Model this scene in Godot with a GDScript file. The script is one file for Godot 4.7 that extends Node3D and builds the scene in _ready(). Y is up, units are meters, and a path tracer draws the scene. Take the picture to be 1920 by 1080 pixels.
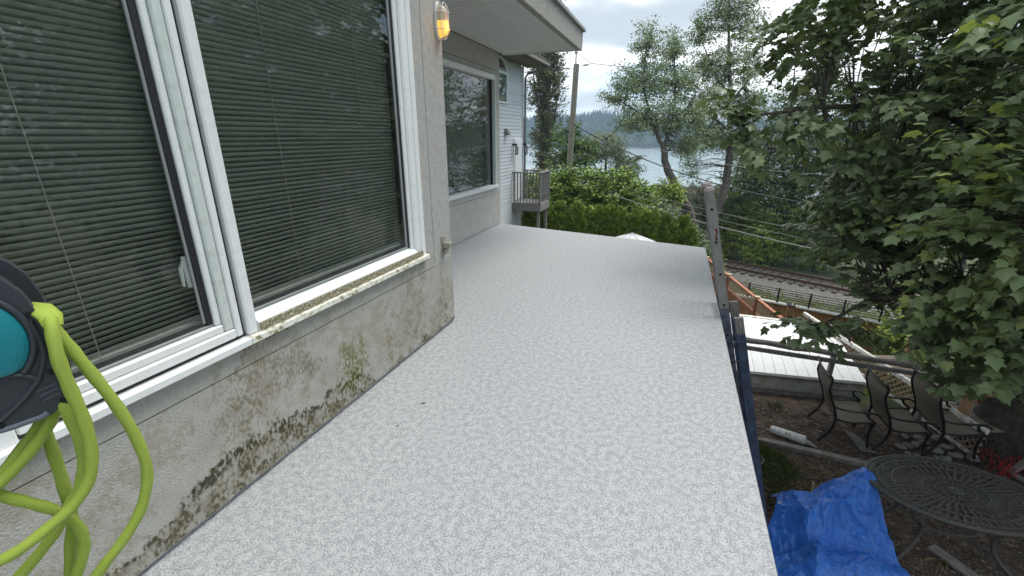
extends Node3D

# ------------------------------------------------------------------ geometry collector
class Geo:
	var v := PackedVector3Array()
	var n := PackedVector3Array()
	var uv := PackedVector2Array()
	var has_uv := false

	func tri(a: Vector3, b: Vector3, c: Vector3, na: Vector3, nb: Vector3, nc: Vector3, ua := Vector2.ZERO, ub := Vector2.ZERO, uc := Vector2.ZERO) -> void:
		if (c - a).cross(b - a).dot(na + nb + nc) < 0.0:
			v.append(a); v.append(c); v.append(b)
			n.append(na); n.append(nc); n.append(nb)
			uv.append(ua); uv.append(uc); uv.append(ub)
		else:
			v.append(a); v.append(b); v.append(c)
			n.append(na); n.append(nb); n.append(nc)
			uv.append(ua); uv.append(ub); uv.append(uc)

	func flat3(a: Vector3, b: Vector3, c: Vector3, out: Vector3) -> void:
		var m := (c - a).cross(b - a).normalized()
		if m.dot(out) < 0.0:
			m = -m
		tri(a, b, c, m, m, m)

	func quad(a: Vector3, b: Vector3, c: Vector3, d: Vector3, out: Vector3) -> void:
		flat3(a, b, c, out)
		flat3(a, c, d, out)

	func quad_uv(a: Vector3, b: Vector3, c: Vector3, d: Vector3, out: Vector3, ua: Vector2, ub: Vector2, uc: Vector2, ud: Vector2) -> void:
		has_uv = true
		tri(a, b, c, out, out, out, ua, ub, uc)
		tri(a, c, d, out, out, out, ua, uc, ud)

	func box(lo: Vector3, hi: Vector3) -> void:
		for axis in 3:
			var u := (axis + 1) % 3
			var w := (axis + 2) % 3
			for s in 2:
				var p := [Vector3(), Vector3(), Vector3(), Vector3()]
				var o := Vector3()
				o[axis] = 1.0 if s else -1.0
				for k in 4:
					var q := Vector3()
					q[axis] = hi[axis] if s else lo[axis]
					q[u] = hi[u] if k in [1, 2] else lo[u]
					q[w] = hi[w] if k in [2, 3] else lo[w]
					p[k] = q
				quad(p[0], p[1], p[2], p[3], o)

	func cbox(lo: Vector3, hi: Vector3, ch: float) -> void:
		var c := (lo + hi) * 0.5
		var h := (hi - lo) * 0.5
		for axis in 3:
			var u := (axis + 1) % 3
			var w := (axis + 2) % 3
			for s in [-1.0, 1.0]:
				var p := []
				for k in [[-1, -1], [1, -1], [1, 1], [-1, 1]]:
					var q := Vector3()
					q[axis] = s * h[axis]
					q[u] = k[0] * (h[u] - ch)
					q[w] = k[1] * (h[w] - ch)
					p.append(c + q)
				var o := Vector3()
				o[axis] = s
				quad(p[0], p[1], p[2], p[3], o)
			for su in [-1.0, 1.0]:
				for sw in [-1.0, 1.0]:
					var a := Vector3(); var b := Vector3()
					a[u] = su * h[u]; a[w] = sw * (h[w] - ch)
					b[u] = su * (h[u] - ch); b[w] = sw * h[w]
					var a2 := a; var b2 := b
					a[axis] = -(h[axis] - ch); b[axis] = -(h[axis] - ch)
					a2[axis] = h[axis] - ch; b2[axis] = h[axis] - ch
					var o := Vector3()
					o[u] = su; o[w] = sw
					quad(c + a, c + b, c + b2, c + a2, o)
		for sx in [-1.0, 1.0]:
			for sy in [-1.0, 1.0]:
				for sz in [-1.0, 1.0]:
					flat3(c + Vector3(sx * h.x, sy * (h.y - ch), sz * (h.z - ch)), c + Vector3(sx * (h.x - ch), sy * h.y, sz * (h.z - ch)), c + Vector3(sx * (h.x - ch), sy * (h.y - ch), sz * h.z), Vector3(sx, sy, sz))

	func tube(pts: Array, radii: Array, sides := 8, capped := true, squash := 1.0) -> void:
		var m := pts.size()
		var rings := []
		var norms := []
		var up := Vector3.UP
		var prev := Vector3.ZERO
		for i in m:
			var t: Vector3 = (pts[min(i + 1, m - 1)] - pts[max(i - 1, 0)]).normalized()
			var a: Vector3
			if prev == Vector3.ZERO:
				a = t.cross(up if absf(t.y) < 0.9 else Vector3.RIGHT).normalized()
			else:
				a = (prev - t * prev.dot(t)).normalized()
			prev = a
			var b := t.cross(a).normalized()
			var r: float = radii[i] if i < radii.size() else radii[-1]
			var ring := PackedVector3Array()
			var nn := PackedVector3Array()
			for k in sides:
				var an := TAU * k / sides
				var d := a * cos(an) + b * sin(an) * squash
				ring.append(pts[i] + d * r)
				nn.append((a * cos(an) + b * sin(an) / squash).normalized())
			rings.append(ring); norms.append(nn)
		for i in m - 1:
			for k in sides:
				var k2 := (k + 1) % sides
				tri(rings[i][k], rings[i][k2], rings[i + 1][k2], norms[i][k], norms[i][k2], norms[i + 1][k2])
				tri(rings[i][k], rings[i + 1][k2], rings[i + 1][k], norms[i][k], norms[i + 1][k2], norms[i + 1][k])
		if capped:
			for e in [0, m - 1]:
				var o: Vector3 = (pts[0] - pts[1]) if e == 0 else (pts[m - 1] - pts[m - 2])
				for k in range(1, sides - 1):
					flat3(rings[e][0], rings[e][k], rings[e][k + 1], o)

	# profile: Vector2(radius, height) points, spun round the y axis
	func lathe(profile: Array, sides := 24, sx := 1.0, sz := 1.0) -> void:
		for i in profile.size() - 1:
			var p: Vector2 = profile[i]
			var q: Vector2 = profile[i + 1]
			var e := q - p
			var m := Vector2(e.y, -e.x).normalized()
			for k in sides:
				var a0 := TAU * k / sides
				var a1 := TAU * (k + 1) / sides
				var c0 := Vector3(cos(a0) * sx, 0, sin(a0) * sz); var c1 := Vector3(cos(a1) * sx, 0, sin(a1) * sz)
				var n0 := (c0 * m.x + Vector3.UP * m.y).normalized(); var n1 := (c1 * m.x + Vector3.UP * m.y).normalized()
				var A := c0 * p.x + Vector3.UP * p.y; var B := c1 * p.x + Vector3.UP * p.y
				var C := c1 * q.x + Vector3.UP * q.y; var D := c0 * q.x + Vector3.UP * q.y
				if p.x > 1e-6:
					tri(A, B, C, n0, n1, n1)
				if q.x > 1e-6:
					tri(A, C, D, n0, n1, n0)

	# polygon in a plane (origin o, axes ax, ay), pushed along az by thickness, with chamfered rim
	func slab(poly: PackedVector2Array, o: Vector3, ax: Vector3, ay: Vector3, thick: float, ch := 0.0) -> void:
		var az := ax.cross(ay).normalized()
		var inner := poly
		if ch > 0.0:
			var off := Geometry2D.offset_polygon(poly, -ch)
			if off.size() == 1 and off[0].size() == poly.size():
				inner = off[0]
				var best := 0
				for k in inner.size():
					if inner[k].distance_to(poly[0]) < inner[best].distance_to(poly[0]):
						best = k
				var turned := PackedVector2Array()
				for k in inner.size():
					turned.append(inner[(best + k) % inner.size()])
				inner = turned
				if inner[1].distance_to(poly[1]) > inner[inner.size() - 1].distance_to(poly[1]):
					var rev := PackedVector2Array([inner[0]])
					for k in range(inner.size() - 1, 0, -1):
						rev.append(inner[k])
					inner = rev
			else:
				ch = 0.0
		var P := func(q: Vector2, z: float) -> Vector3: return o + ax * q.x + ay * q.y + az * z
		for s in [0, 1]:
			var face: PackedVector2Array = inner
			var ids := Geometry2D.triangulate_polygon(face)
			var z: float = 0.0 if s == 0 else thick
			for k in range(0, ids.size(), 3):
				flat3(P.call(face[ids[k]], z), P.call(face[ids[k + 1]], z), P.call(face[ids[k + 2]], z), -az if s == 0 else az)
		var mid := Vector2.ZERO
		for q in poly:
			mid += q / poly.size()
		var cw := Geometry2D.is_polygon_clockwise(poly)
		for k in poly.size():
			var a := poly[k]; var b := poly[(k + 1) % poly.size()]
			var e := (b - a).normalized()
			var od := Vector2(-e.y, e.x) if cw else Vector2(e.y, -e.x)
			var o3 := ax * od.x + ay * od.y
			quad(P.call(a, ch), P.call(b, ch), P.call(b, thick - ch), P.call(a, thick - ch), o3)
			if ch > 0.0:
				var ia := inner[k]; var ib := inner[(k + 1) % poly.size()]
				quad(P.call(a, ch), P.call(b, ch), P.call(ib, 0), P.call(ia, 0), o3 - az)
				quad(P.call(a, thick - ch), P.call(b, thick - ch), P.call(ib, thick), P.call(ia, thick), o3 + az)

	func mesh() -> ArrayMesh:
		var arr := []
		arr.resize(Mesh.ARRAY_MAX)
		arr[Mesh.ARRAY_VERTEX] = v
		arr[Mesh.ARRAY_NORMAL] = n
		if has_uv:
			arr[Mesh.ARRAY_TEX_UV] = uv
		var m := ArrayMesh.new()
		m.add_surface_from_arrays(Mesh.PRIMITIVE_TRIANGLES, arr)
		return m

# ------------------------------------------------------------------ scene helpers
var rng := RandomNumberGenerator.new()
var M := {}
var taken := {}
var boxes := {}

func numbered(called: String) -> String:
	if not taken.has(called):
		taken[called] = 0
		return called
	taken[called] += 1
	return "%s_%03d" % [called, taken[called]]

func tag(o: Node, label: String, category: String, group := "", kind := "") -> Node:
	if label: o.set_meta("label", label)
	if category: o.set_meta("category", category)
	if group: o.set_meta("group", group)
	if kind: o.set_meta("kind", kind)
	return o

func thing(called: String, at: Vector3, label: String, category: String, group := "", turn := 0.0) -> Node3D:
	var o := Node3D.new()
	o.name = numbered(called)
	add_child(o)
	o.position = at
	o.rotation.y = turn
	tag(o, label, category, group)
	return o

func put(parent: Node, called: String, mesh: Mesh, mat: Material, xf := Transform3D.IDENTITY) -> MeshInstance3D:
	var o := MeshInstance3D.new()
	o.name = numbered(called) if parent == self else called
	o.mesh = mesh
	o.material_override = mat
	o.transform = xf
	parent.add_child(o, true)
	return o

func part(parent: Node, called: String) -> Node3D:
	var o := Node3D.new()
	o.name = called
	parent.add_child(o, true)
	return o

func boxm(s: Vector3, ch := 0.003) -> ArrayMesh:
	var key := "%.3f %.3f %.3f %.4f" % [s.x, s.y, s.z, ch]
	if not boxes.has(key):
		var g := Geo.new()
		g.cbox(-s * 0.5, s * 0.5, minf(ch, minf(s.x, minf(s.y, s.z)) * 0.4))
		boxes[key] = g.mesh()
	return boxes[key]

# a bar from a to b (in the parent's axes), wide across and high along up; its grain runs along its length
func bar(parent: Node, called: String, a: Vector3, b: Vector3, high: float, wide: float, mat: Material, up := Vector3.UP, ch := 0.004) -> MeshInstance3D:
	var x := (b - a).normalized()
	var y := up
	if absf(x.dot(y)) > 0.98:
		y = Vector3.BACK if up == Vector3.UP else Vector3.RIGHT
	var z := x.cross(y).normalized()
	y = z.cross(x).normalized()
	return put(parent, called, boxm(Vector3(snappedf((b - a).length(), 0.002), high, wide), ch), mat, Transform3D(Basis(x, y, z), (a + b) * 0.5))

func brick(parent: Node, called: String, lo: Vector3, hi: Vector3, mat: Material, ch := 0.003) -> MeshInstance3D:
	return put(parent, called, boxm(hi - lo, ch), mat, Transform3D(Basis(), (lo + hi) * 0.5))

func many(parent: Node, called: String, mesh: Mesh, mat: Material, buf: PackedFloat32Array) -> MultiMeshInstance3D:
	var mm := MultiMesh.new()
	mm.transform_format = MultiMesh.TRANSFORM_3D
	mm.use_colors = true
	mm.mesh = mesh
	mm.instance_count = buf.size() / 16
	mm.buffer = buf
	var o := MultiMeshInstance3D.new()
	o.name = numbered(called) if parent == self else called
	o.multimesh = mm
	o.material_override = mat
	parent.add_child(o, true)
	return o

func push(buf: PackedFloat32Array, b: Basis, o: Vector3, c: Color) -> void:
	buf.append_array(PackedFloat32Array([b.x.x, b.y.x, b.z.x, o.x, b.x.y, b.y.y, b.z.y, o.y, b.x.z, b.y.z, b.z.z, o.z, c.r, c.g, c.b, 1.0]))

func rv(s := 1.0) -> Vector3:
	return Vector3(rng.randf_range(-s, s), rng.randf_range(-s, s), rng.randf_range(-s, s))

# ------------------------------------------------------------------ textures
func noise_bytes(size: Vector2i, freq: float, sd: int, octaves := 3, type := FastNoiseLite.TYPE_SIMPLEX_SMOOTH) -> PackedByteArray:
	var f := FastNoiseLite.new()
	f.seed = sd
	f.noise_type = type
	f.frequency = freq
	f.fractal_type = FastNoiseLite.FRACTAL_FBM if octaves > 1 else FastNoiseLite.FRACTAL_NONE
	f.fractal_octaves = octaves
	if type == FastNoiseLite.TYPE_CELLULAR:
		f.cellular_return_type = FastNoiseLite.RETURN_CELL_VALUE
	var im := f.get_seamless_image(size.x, size.y, false, false, 0.12, true)
	im.convert(Image.FORMAT_L8)
	return im.get_data()

func mixed(layers: Array) -> PackedByteArray:
	var n: int = layers[0][0].size()
	var out := PackedByteArray()
	out.resize(n)
	if layers.size() == 1:
		return layers[0][0]
	var a: PackedByteArray = layers[0][0]
	var wa: float = layers[0][1]
	var b: PackedByteArray = layers[1][0]
	var wb: float = layers[1][1]
	for i in n:
		out[i] = clampi(int((a[i] - 127.5) * wa + (b[i] - 127.5) * wb + 127.5), 0, 255)
	return out

func ramp(data: PackedByteArray, size: Vector2i, stops: Array) -> ImageTexture:
	var g := Gradient.new()
	var offs := PackedFloat32Array(); var cols := PackedColorArray()
	for s in stops:
		offs.append(s[0]); cols.append(s[1])
	g.offsets = offs; g.colors = cols
	var lut := PackedByteArray()
	for i in 256:
		var c := g.sample(i / 255.0)
		lut.append(int(c.r * 255)); lut.append(int(c.g * 255)); lut.append(int(c.b * 255))
	var out := PackedByteArray()
	out.resize(data.size() * 3)
	var j := 0
	for i in data.size():
		var k := data[i] * 3
		out[j] = lut[k]; out[j + 1] = lut[k + 1]; out[j + 2] = lut[k + 2]
		j += 3
	return ImageTexture.create_from_image(Image.create_from_data(size.x, size.y, false, Image.FORMAT_RGB8, out))

func grey(data: PackedByteArray, size: Vector2i) -> ImageTexture:
	return ImageTexture.create_from_image(Image.create_from_data(size.x, size.y, false, Image.FORMAT_L8, data))

func stretched(size: int, along: float, across: float, sd: int) -> PackedByteArray:
	# streaks that run along u
	var f := FastNoiseLite.new()
	f.seed = sd
	f.frequency = 1.0
	f.fractal_octaves = 4
	var out := PackedByteArray()
	out.resize(size * size)
	var i := 0
	for y in size:
		for x in size:
			var u := float(x) / size
			var v := float(y) / size
			# blend so that it tiles
			var a := f.get_noise_2d(u * along, v * across)
			var b := f.get_noise_2d((u - 1.0) * along, v * across)
			var c := a + (b - a) * smoothstep(0.8, 1.0, u)
			out[i] = clampi(int(127.5 + c * 200.0), 0, 255)
			i += 1
	return out

func C(r: float, g: float, b: float) -> Color:   # linear base colour to sRGB
	return Color(r, g, b).linear_to_srgb()

func mat(col: Color, rough := 0.7, metal := 0.0, spec := 0.5) -> StandardMaterial3D:
	var m := StandardMaterial3D.new()
	m.albedo_color = col
	m.roughness = rough
	m.metallic = metal
	m.metallic_specular = spec
	return m

func tri_mat(tex: Texture2D, scale: float, rough := 0.8, bump: Texture2D = null, bump_cm := 0.1, world := false, tint := Color.WHITE) -> StandardMaterial3D:
	var m := mat(tint, rough)
	if tex: m.albedo_texture = tex
	m.uv1_triplanar = true
	m.uv1_world_triplanar = world
	m.uv1_scale = Vector3.ONE * scale
	if bump:
		m.heightmap_enabled = true
		m.heightmap_texture = bump
		m.heightmap_scale = bump_cm
	return m

func leaf_mat(col: Color, rough := 0.5, through := 0.35) -> StandardMaterial3D:
	var m := mat(col, rough, 0.0, 0.45)
	m.vertex_color_use_as_albedo = true
	m.backlight_enabled = true
	m.backlight = Color(through * 0.9, through, through * 0.4)
	return m

func make_materials() -> void:
	var S := Vector2i(512, 512)
	var D := Vector2i(1024, 1024)
	# deck membrane: pale flecks over grey
	var fleck := mixed([[noise_bytes(D, 0.10, 11, 3), 1.15], [noise_bytes(D, 0.024, 12, 2), 0.5]])
	M.deck = mat(Color.WHITE, 0.52, 0.0, 0.4)
	M.deck.albedo_texture = ramp(fleck, D, [[0.0, C(0.21, 0.215, 0.223)], [0.30, C(0.26, 0.266, 0.274)], [0.45, C(0.315, 0.322, 0.330)], [0.60, C(0.385, 0.392, 0.398)], [1.0, C(0.46, 0.465, 0.468)]])
	M.deck.heightmap_enabled = true
	M.deck.heightmap_texture = grey(noise_bytes(S, 0.05, 13, 2), S)
	M.deck.heightmap_scale = 0.05
	M.deck_edge = tri_mat(M.deck.albedo_texture, 1.0, 0.55)
	# stucco
	var st := noise_bytes(S, 0.045, 21, 4)
	M.stucco_bump = grey(st, S)
	var stc := noise_bytes(S, 0.012, 22, 4)
	M.stucco = tri_mat(ramp(stc, S, [[0.0, C(0.33, 0.32, 0.295)], [0.5, C(0.375, 0.368, 0.342)], [1.0, C(0.415, 0.408, 0.38)]]), 2.4, 0.9, M.stucco_bump, 0.22)
	M.stucco.metallic_specular = 0.25
	M.wing = tri_mat(ramp(stc, S, [[0.0, C(0.37, 0.355, 0.325)], [0.5, C(0.41, 0.395, 0.365)], [1.0, C(0.445, 0.43, 0.40)]]), 0.7, 0.85, M.stucco_bump, 0.15)
	# paints
	var dirt := noise_bytes(S, 0.02, 31, 5)
	M.vinyl = tri_mat(ramp(dirt, S, [[0.0, C(0.62, 0.62, 0.595)], [0.3, C(0.70, 0.71, 0.70)], [1.0, C(0.73, 0.74, 0.735)]]), 1.6, 0.42)
	M.vinyl_dull = tri_mat(ramp(dirt, S, [[0.0, C(0.45, 0.48, 0.45)], [0.4, C(0.53, 0.57, 0.54)], [1.0, C(0.58, 0.62, 0.59)]]), 1.6, 0.5)
	M.moss_sill = tri_mat(ramp(mixed([[noise_bytes(S, 0.03, 33, 5), 1.6], [noise_bytes(S, 0.15, 34, 2), 0.7]]), S, [[0.0, C(0.13, 0.115, 0.065)], [0.35, C(0.21, 0.188, 0.115)], [0.6, C(0.29, 0.265, 0.18)], [0.85, C(0.40, 0.375, 0.29)], [1.0, C(0.50, 0.48, 0.41)]]), 3.0, 0.9, M.stucco_bump, 0.2)
	M.sill_ledge = tri_mat(ramp(mixed([[noise_bytes(S, 0.02, 35, 5), 1.6], [noise_bytes(S, 0.1, 36, 2), 0.5]]), S, [[0.0, C(0.22, 0.21, 0.11)], [0.2, C(0.42, 0.40, 0.28)], [0.36, C(0.64, 0.62, 0.53)], [1.0, C(0.76, 0.75, 0.70)]]), 1.8, 0.6)
	M.gasket = mat(C(0.012, 0.012, 0.014), 0.55)
	M.bead = mat(C(0.22, 0.23, 0.23), 0.5)
	M.gap = mat(C(0.02, 0.02, 0.02), 0.9)
	M.glass = mat(Color(0.05, 0.07, 0.06, 0.06), 0.0)
	M.glass.transparency = BaseMaterial3D.TRANSPARENCY_ALPHA
	M.glass.metallic_specular = 0.62
	M.mirror_glass = mat(C(0.45, 0.47, 0.48), 0.03, 0.85, 0.9)
	M.slat = mat(C(0.215, 0.25, 0.20), 0.42, 0.0, 0.5)
	M.cord = mat(C(0.30, 0.31, 0.26), 0.8)
	M.room = mat(C(0.10, 0.095, 0.085), 0.9)
	M.soffit = tri_mat(ramp(stc, S, [[0.0, C(0.58, 0.58, 0.56)], [1.0, C(0.68, 0.68, 0.66)]]), 1.3, 0.6, grey(noise_bytes(S, 0.14, 41, 1), S), 0.08)
	var grain := stretched(512, 5.0, 60.0, 51)
	M.grain_bump = grey(grain, S)
	M.fascia = tri_mat(ramp(grain, S, [[0.0, C(0.20, 0.19, 0.165)], [0.45, C(0.33, 0.315, 0.28)], [1.0, C(0.42, 0.40, 0.36)]]), 1.0, 0.8, M.grain_bump, 0.25)
	M.flashing = mat(C(0.27, 0.27, 0.265), 0.45, 0.3)
	M.shingle = tri_mat(ramp(stc, S, [[0.0, C(0.05, 0.045, 0.042)], [1.0, C(0.15, 0.125, 0.11)]]), 1.5, 0.95)
	M.siding = tri_mat(ramp(dirt, S, [[0.0, C(0.50, 0.51, 0.52)], [0.5, C(0.60, 0.615, 0.63)], [1.0, C(0.66, 0.675, 0.69)]]), 0.8, 0.5)
	M.olive = mat(C(0.16, 0.145, 0.105), 0.7)
	M.brass = mat(C(0.42, 0.40, 0.32), 0.4, 0.7)
	M.cage = mat(C(0.62, 0.62, 0.58), 0.45, 0.1)
	M.lens_frost = mat(C(0.50, 0.42, 0.32), 0.35)
	# woods
	M.weathered = tri_mat(ramp(grain, S, [[0.0, C(0.07, 0.06, 0.055)], [0.4, C(0.20, 0.18, 0.165)], [1.0, C(0.34, 0.315, 0.29)]]), 1.2, 0.9, M.grain_bump, 0.4)
	M.grey_wood = tri_mat(ramp(grain, S, [[0.0, C(0.11, 0.105, 0.095)], [0.5, C(0.21, 0.20, 0.19)], [1.0, C(0.30, 0.29, 0.27)]]), 1.2, 0.9, M.grain_bump, 0.3)
	M.cedar = [
		tri_mat(ramp(grain, S, [[0.0, C(0.20, 0.085, 0.04)], [0.5, C(0.36, 0.17, 0.08)], [1.0, C(0.48, 0.26, 0.13)]]), 1.0, 0.8, M.grain_bump, 0.2),
		tri_mat(ramp(grain, S, [[0.0, C(0.17, 0.10, 0.055)], [0.5, C(0.30, 0.18, 0.10)], [1.0, C(0.40, 0.27, 0.16)]]), 1.1, 0.8, M.grain_bump, 0.2),
		tri_mat(ramp(grain, S, [[0.0, C(0.22, 0.12, 0.07)], [0.5, C(0.40, 0.24, 0.14)], [1.0, C(0.50, 0.34, 0.22)]]), 0.9, 0.8, M.grain_bump, 0.2)]
	M.deck_planks = [tri_mat(ramp(grain, S, [[0.0, C(0.15, 0.11, 0.08)], [1.0, C(0.36, 0.29, 0.23)]]), 1.0, 0.85), tri_mat(ramp(grain, S, [[0.0, C(0.13, 0.105, 0.085)], [1.0, C(0.31, 0.27, 0.22)]]), 0.9, 0.85)]
	M.red_cedar = tri_mat(ramp(grain, S, [[0.0, C(0.22, 0.08, 0.05)], [0.5, C(0.42, 0.17, 0.10)], [1.0, C(0.52, 0.26, 0.17)]]), 1.0, 0.75, M.grain_bump, 0.2)
	M.lattice = tri_mat(ramp(grain, S, [[0.0, C(0.30, 0.20, 0.14)], [1.0, C(0.52, 0.40, 0.30)]]), 1.0, 0.8)
	M.orange_wood = tri_mat(ramp(grain, S, [[0.0, C(0.22, 0.11, 0.045)], [0.5, C(0.40, 0.22, 0.10)], [1.0, C(0.52, 0.33, 0.17)]]), 0.8, 0.75, M.grain_bump, 0.2)
	M.pale_wood = tri_mat(ramp(grain, S, [[0.0, C(0.42, 0.31, 0.19)], [1.0, C(0.66, 0.54, 0.38)]]), 1.0, 0.75, M.grain_bump, 0.2)
	var chip := mixed([[noise_bytes(S, 0.012, 61, 5), 1.6], [noise_bytes(S, 0.09, 62, 2), 0.5]])
	M.white_boards = tri_mat(ramp(stc, S, [[0.0, C(0.70, 0.70, 0.685)], [0.3, C(0.79, 0.79, 0.785)], [1.0, C(0.83, 0.83, 0.825)]]), 0.9, 0.6)
	M.white_trim = tri_mat(ramp(chip, S, [[0.0, C(0.40, 0.37, 0.32)], [0.25, C(0.68, 0.66, 0.61)], [1.0, C(0.80, 0.79, 0.75)]]), 1.7, 0.6)
	M.stained_wall = tri_mat(ramp(mixed([[noise_bytes(S, 0.01, 63, 5), 1.3], [stretched(512, 30.0, 4.0, 64), 0.5]]), S, [[0.0, C(0.28, 0.285, 0.22)], [0.5, C(0.37, 0.375, 0.315)], [1.0, C(0.45, 0.45, 0.40)]]), 0.9, 0.8)
	M.blue_paint = tri_mat(ramp(mixed([[grain, 0.7], [chip, 0.8]]), S, [[0.0, C(0.10, 0.09, 0.08)], [0.12, C(0.035, 0.05, 0.085)], [0.5, C(0.05, 0.075, 0.135)], [1.0, C(0.075, 0.105, 0.18)]]), 1.3, 0.5, M.grain_bump, 0.15)
	M.aluminium = tri_mat(ramp(mixed([[grain, 0.6], [stc, 0.5]]), S, [[0.0, C(0.17, 0.16, 0.15)], [0.4, C(0.225, 0.22, 0.212)], [1.0, C(0.29, 0.285, 0.275)]]), 1.3, 0.5)
	M.aluminium.metallic = 0.35
	M.steel_blue = tri_mat(ramp(chip, S, [[0.0, C(0.05, 0.055, 0.07)], [0.5, C(0.075, 0.09, 0.13)], [1.0, C(0.11, 0.125, 0.17)]]), 2.0, 0.5)
	M.pink_cap = mat(C(0.44, 0.37, 0.35), 0.8)
	M.rust = tri_mat(ramp(chip, S, [[0.0, C(0.06, 0.02, 0.012)], [1.0, C(0.24, 0.085, 0.04)]]), 6.0, 0.95)
	M.hole = mat(C(0.01, 0.01, 0.01), 0.9)
	# yard
	M.mulch = tri_mat(ramp(mixed([[noise_bytes(D, 0.06, 71, 3), 1.3], [noise_bytes(D, 0.008, 72, 4), 0.6]]), D, [[0.0, C(0.018, 0.013, 0.010)], [0.4, C(0.055, 0.040, 0.030)], [0.6, C(0.10, 0.072, 0.053)], [1.0, C(0.19, 0.145, 0.11)]]), 0.7, 0.95, grey(noise_bytes(S, 0.07, 73, 3), S), 1.5, true)
	M.ground = tri_mat(ramp(mixed([[noise_bytes(S, 0.05, 74, 3), 1.0], [noise_bytes(S, 0.01, 75, 4), 0.8]]), S, [[0.0, C(0.025, 0.03, 0.012)], [0.5, C(0.06, 0.075, 0.025)], [1.0, C(0.12, 0.12, 0.055)]]), 0.25, 0.95, null, 0.0, true)
	M.gravel = tri_mat(ramp(mixed([[noise_bytes(S, 0.12, 76, 2), 1.4], [noise_bytes(S, 0.012, 77, 4), 0.7]]), S, [[0.0, C(0.07, 0.068, 0.06)], [0.5, C(0.20, 0.195, 0.175)], [0.8, C(0.30, 0.285, 0.25)], [1.0, C(0.36, 0.29, 0.2)]]), 0.8, 0.95, grey(noise_bytes(S, 0.12, 78, 2), S), 3.0, true)
	M.stone = tri_mat(ramp(stc, S, [[0.0, C(0.14, 0.135, 0.13)], [1.0, C(0.36, 0.35, 0.335)]]), 3.0, 0.8, M.stucco_bump, 0.2)
	M.bark = tri_mat(ramp(mixed([[stretched(512, 60.0, 8.0, 81), 1.0], [stc, 0.5]]), S, [[0.0, C(0.02, 0.018, 0.015)], [0.5, C(0.07, 0.062, 0.052)], [1.0, C(0.17, 0.155, 0.135)]]), 1.0, 0.95, grey(stretched(512, 60.0, 8.0, 82), S), 2.5)
	M.bark_pale = tri_mat(ramp(mixed([[stretched(512, 60.0, 8.0, 83), 1.0], [stc, 0.5]]), S, [[0.0, C(0.03, 0.025, 0.02)], [0.5, C(0.085, 0.072, 0.06)], [1.0, C(0.18, 0.16, 0.14)]]), 0.6, 0.95)
	M.pole_wood = tri_mat(ramp(mixed([[stretched(512, 60.0, 5.0, 84), 1.0], [stc, 0.4]]), S, [[0.0, C(0.13, 0.115, 0.09)], [0.5, C(0.23, 0.205, 0.165)], [1.0, C(0.33, 0.295, 0.24)]]), 0.5, 0.9)
	M.black_metal = mat(C(0.018, 0.018, 0.02), 0.4, 0.2)
	M.cast = tri_mat(ramp(chip, S, [[0.0, C(0.055, 0.052, 0.048)], [1.0, C(0.095, 0.089, 0.081)]]), 3.0, 0.5)
	M.sling = tri_mat(ramp(noise_bytes(S, 0.2, 85, 1), S, [[0.0, C(0.13, 0.115, 0.09)], [1.0, C(0.21, 0.185, 0.15)]]), 6.0, 0.85)
	M.tarp = mat(C(0.045, 0.20, 0.68), 0.30, 0.0, 0.5)
	M.tarp.uv1_triplanar = true
	M.tarp.uv1_scale = Vector3.ONE * 1.6
	M.tarp.albedo_texture = ramp(mixed([[noise_bytes(S, 0.016, 86, 5), 1.5], [noise_bytes(S, 0.1, 87, 2), 0.4]]), S, [[0.0, Color(0.72, 0.76, 0.82)], [0.6, Color(0.93, 0.95, 0.97)], [1.0, Color(1, 1, 1)]])
	M.tarp.heightmap_enabled = true
	M.tarp.heightmap_texture = grey(mixed([[noise_bytes(S, 0.011, 88, 4, FastNoiseLite.TYPE_CELLULAR), 0.25], [noise_bytes(S, 0.016, 89, 5), 1.2]]), S)
	M.tarp.heightmap_scale = 1.3
	M.pvc = tri_mat(ramp(chip, S, [[0.0, C(0.30, 0.26, 0.2)], [0.2, C(0.62, 0.61, 0.58)], [1.0, C(0.74, 0.74, 0.72)]]), 3.0, 0.5)
	M.pvc_in = mat(C(0.33, 0.33, 0.33), 0.4)
	M.red = mat(C(0.50, 0.015, 0.012), 0.5)
	M.rail_steel = mat(C(0.13, 0.085, 0.06), 0.6, 0.4)
	M.tie = tri_mat(ramp(grain, S, [[0.0, C(0.04, 0.035, 0.03)], [1.0, C(0.14, 0.12, 0.10)]]), 1.0, 0.95)
	M.canvas = mat(C(0.60, 0.60, 0.60), 0.85)
	M.cable = mat(C(0.05, 0.05, 0.05), 0.6)
	M.cable_pale = mat(C(0.32, 0.32, 0.31), 0.6)
	# hose and reel
	var weave := Image.create(64, 64, false, Image.FORMAT_L8)
	for y in 64:
		for x in 64:
			var h := 0.5 + 0.5 * sin(TAU * (x + y) / 16.0) * sin(TAU * (x - y) / 16.0)
			weave.set_pixel(x, y, Color(h, h, h))
	M.hose = mat(C(0.40, 0.54, 0.075), 0.5)
	M.hose.uv1_triplanar = true
	M.hose.uv1_scale = Vector3.ONE * 70.0
	M.hose.heightmap_enabled = true
	M.hose.heightmap_texture = ImageTexture.create_from_image(weave)
	M.hose.heightmap_scale = 0.12
	M.hose.albedo_texture = ramp(weave.get_data(), Vector2i(64, 64), [[0.0, Color(0.82, 0.80, 0.62)], [1.0, Color(1, 1, 1)]])
	M.shell = tri_mat(null, 8.0, 0.5, grey(noise_bytes(S, 0.2, 91, 2), S), 0.03, false, C(0.030, 0.034, 0.042))
	M.shell_light = mat(C(0.13, 0.14, 0.17), 0.45)
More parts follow.
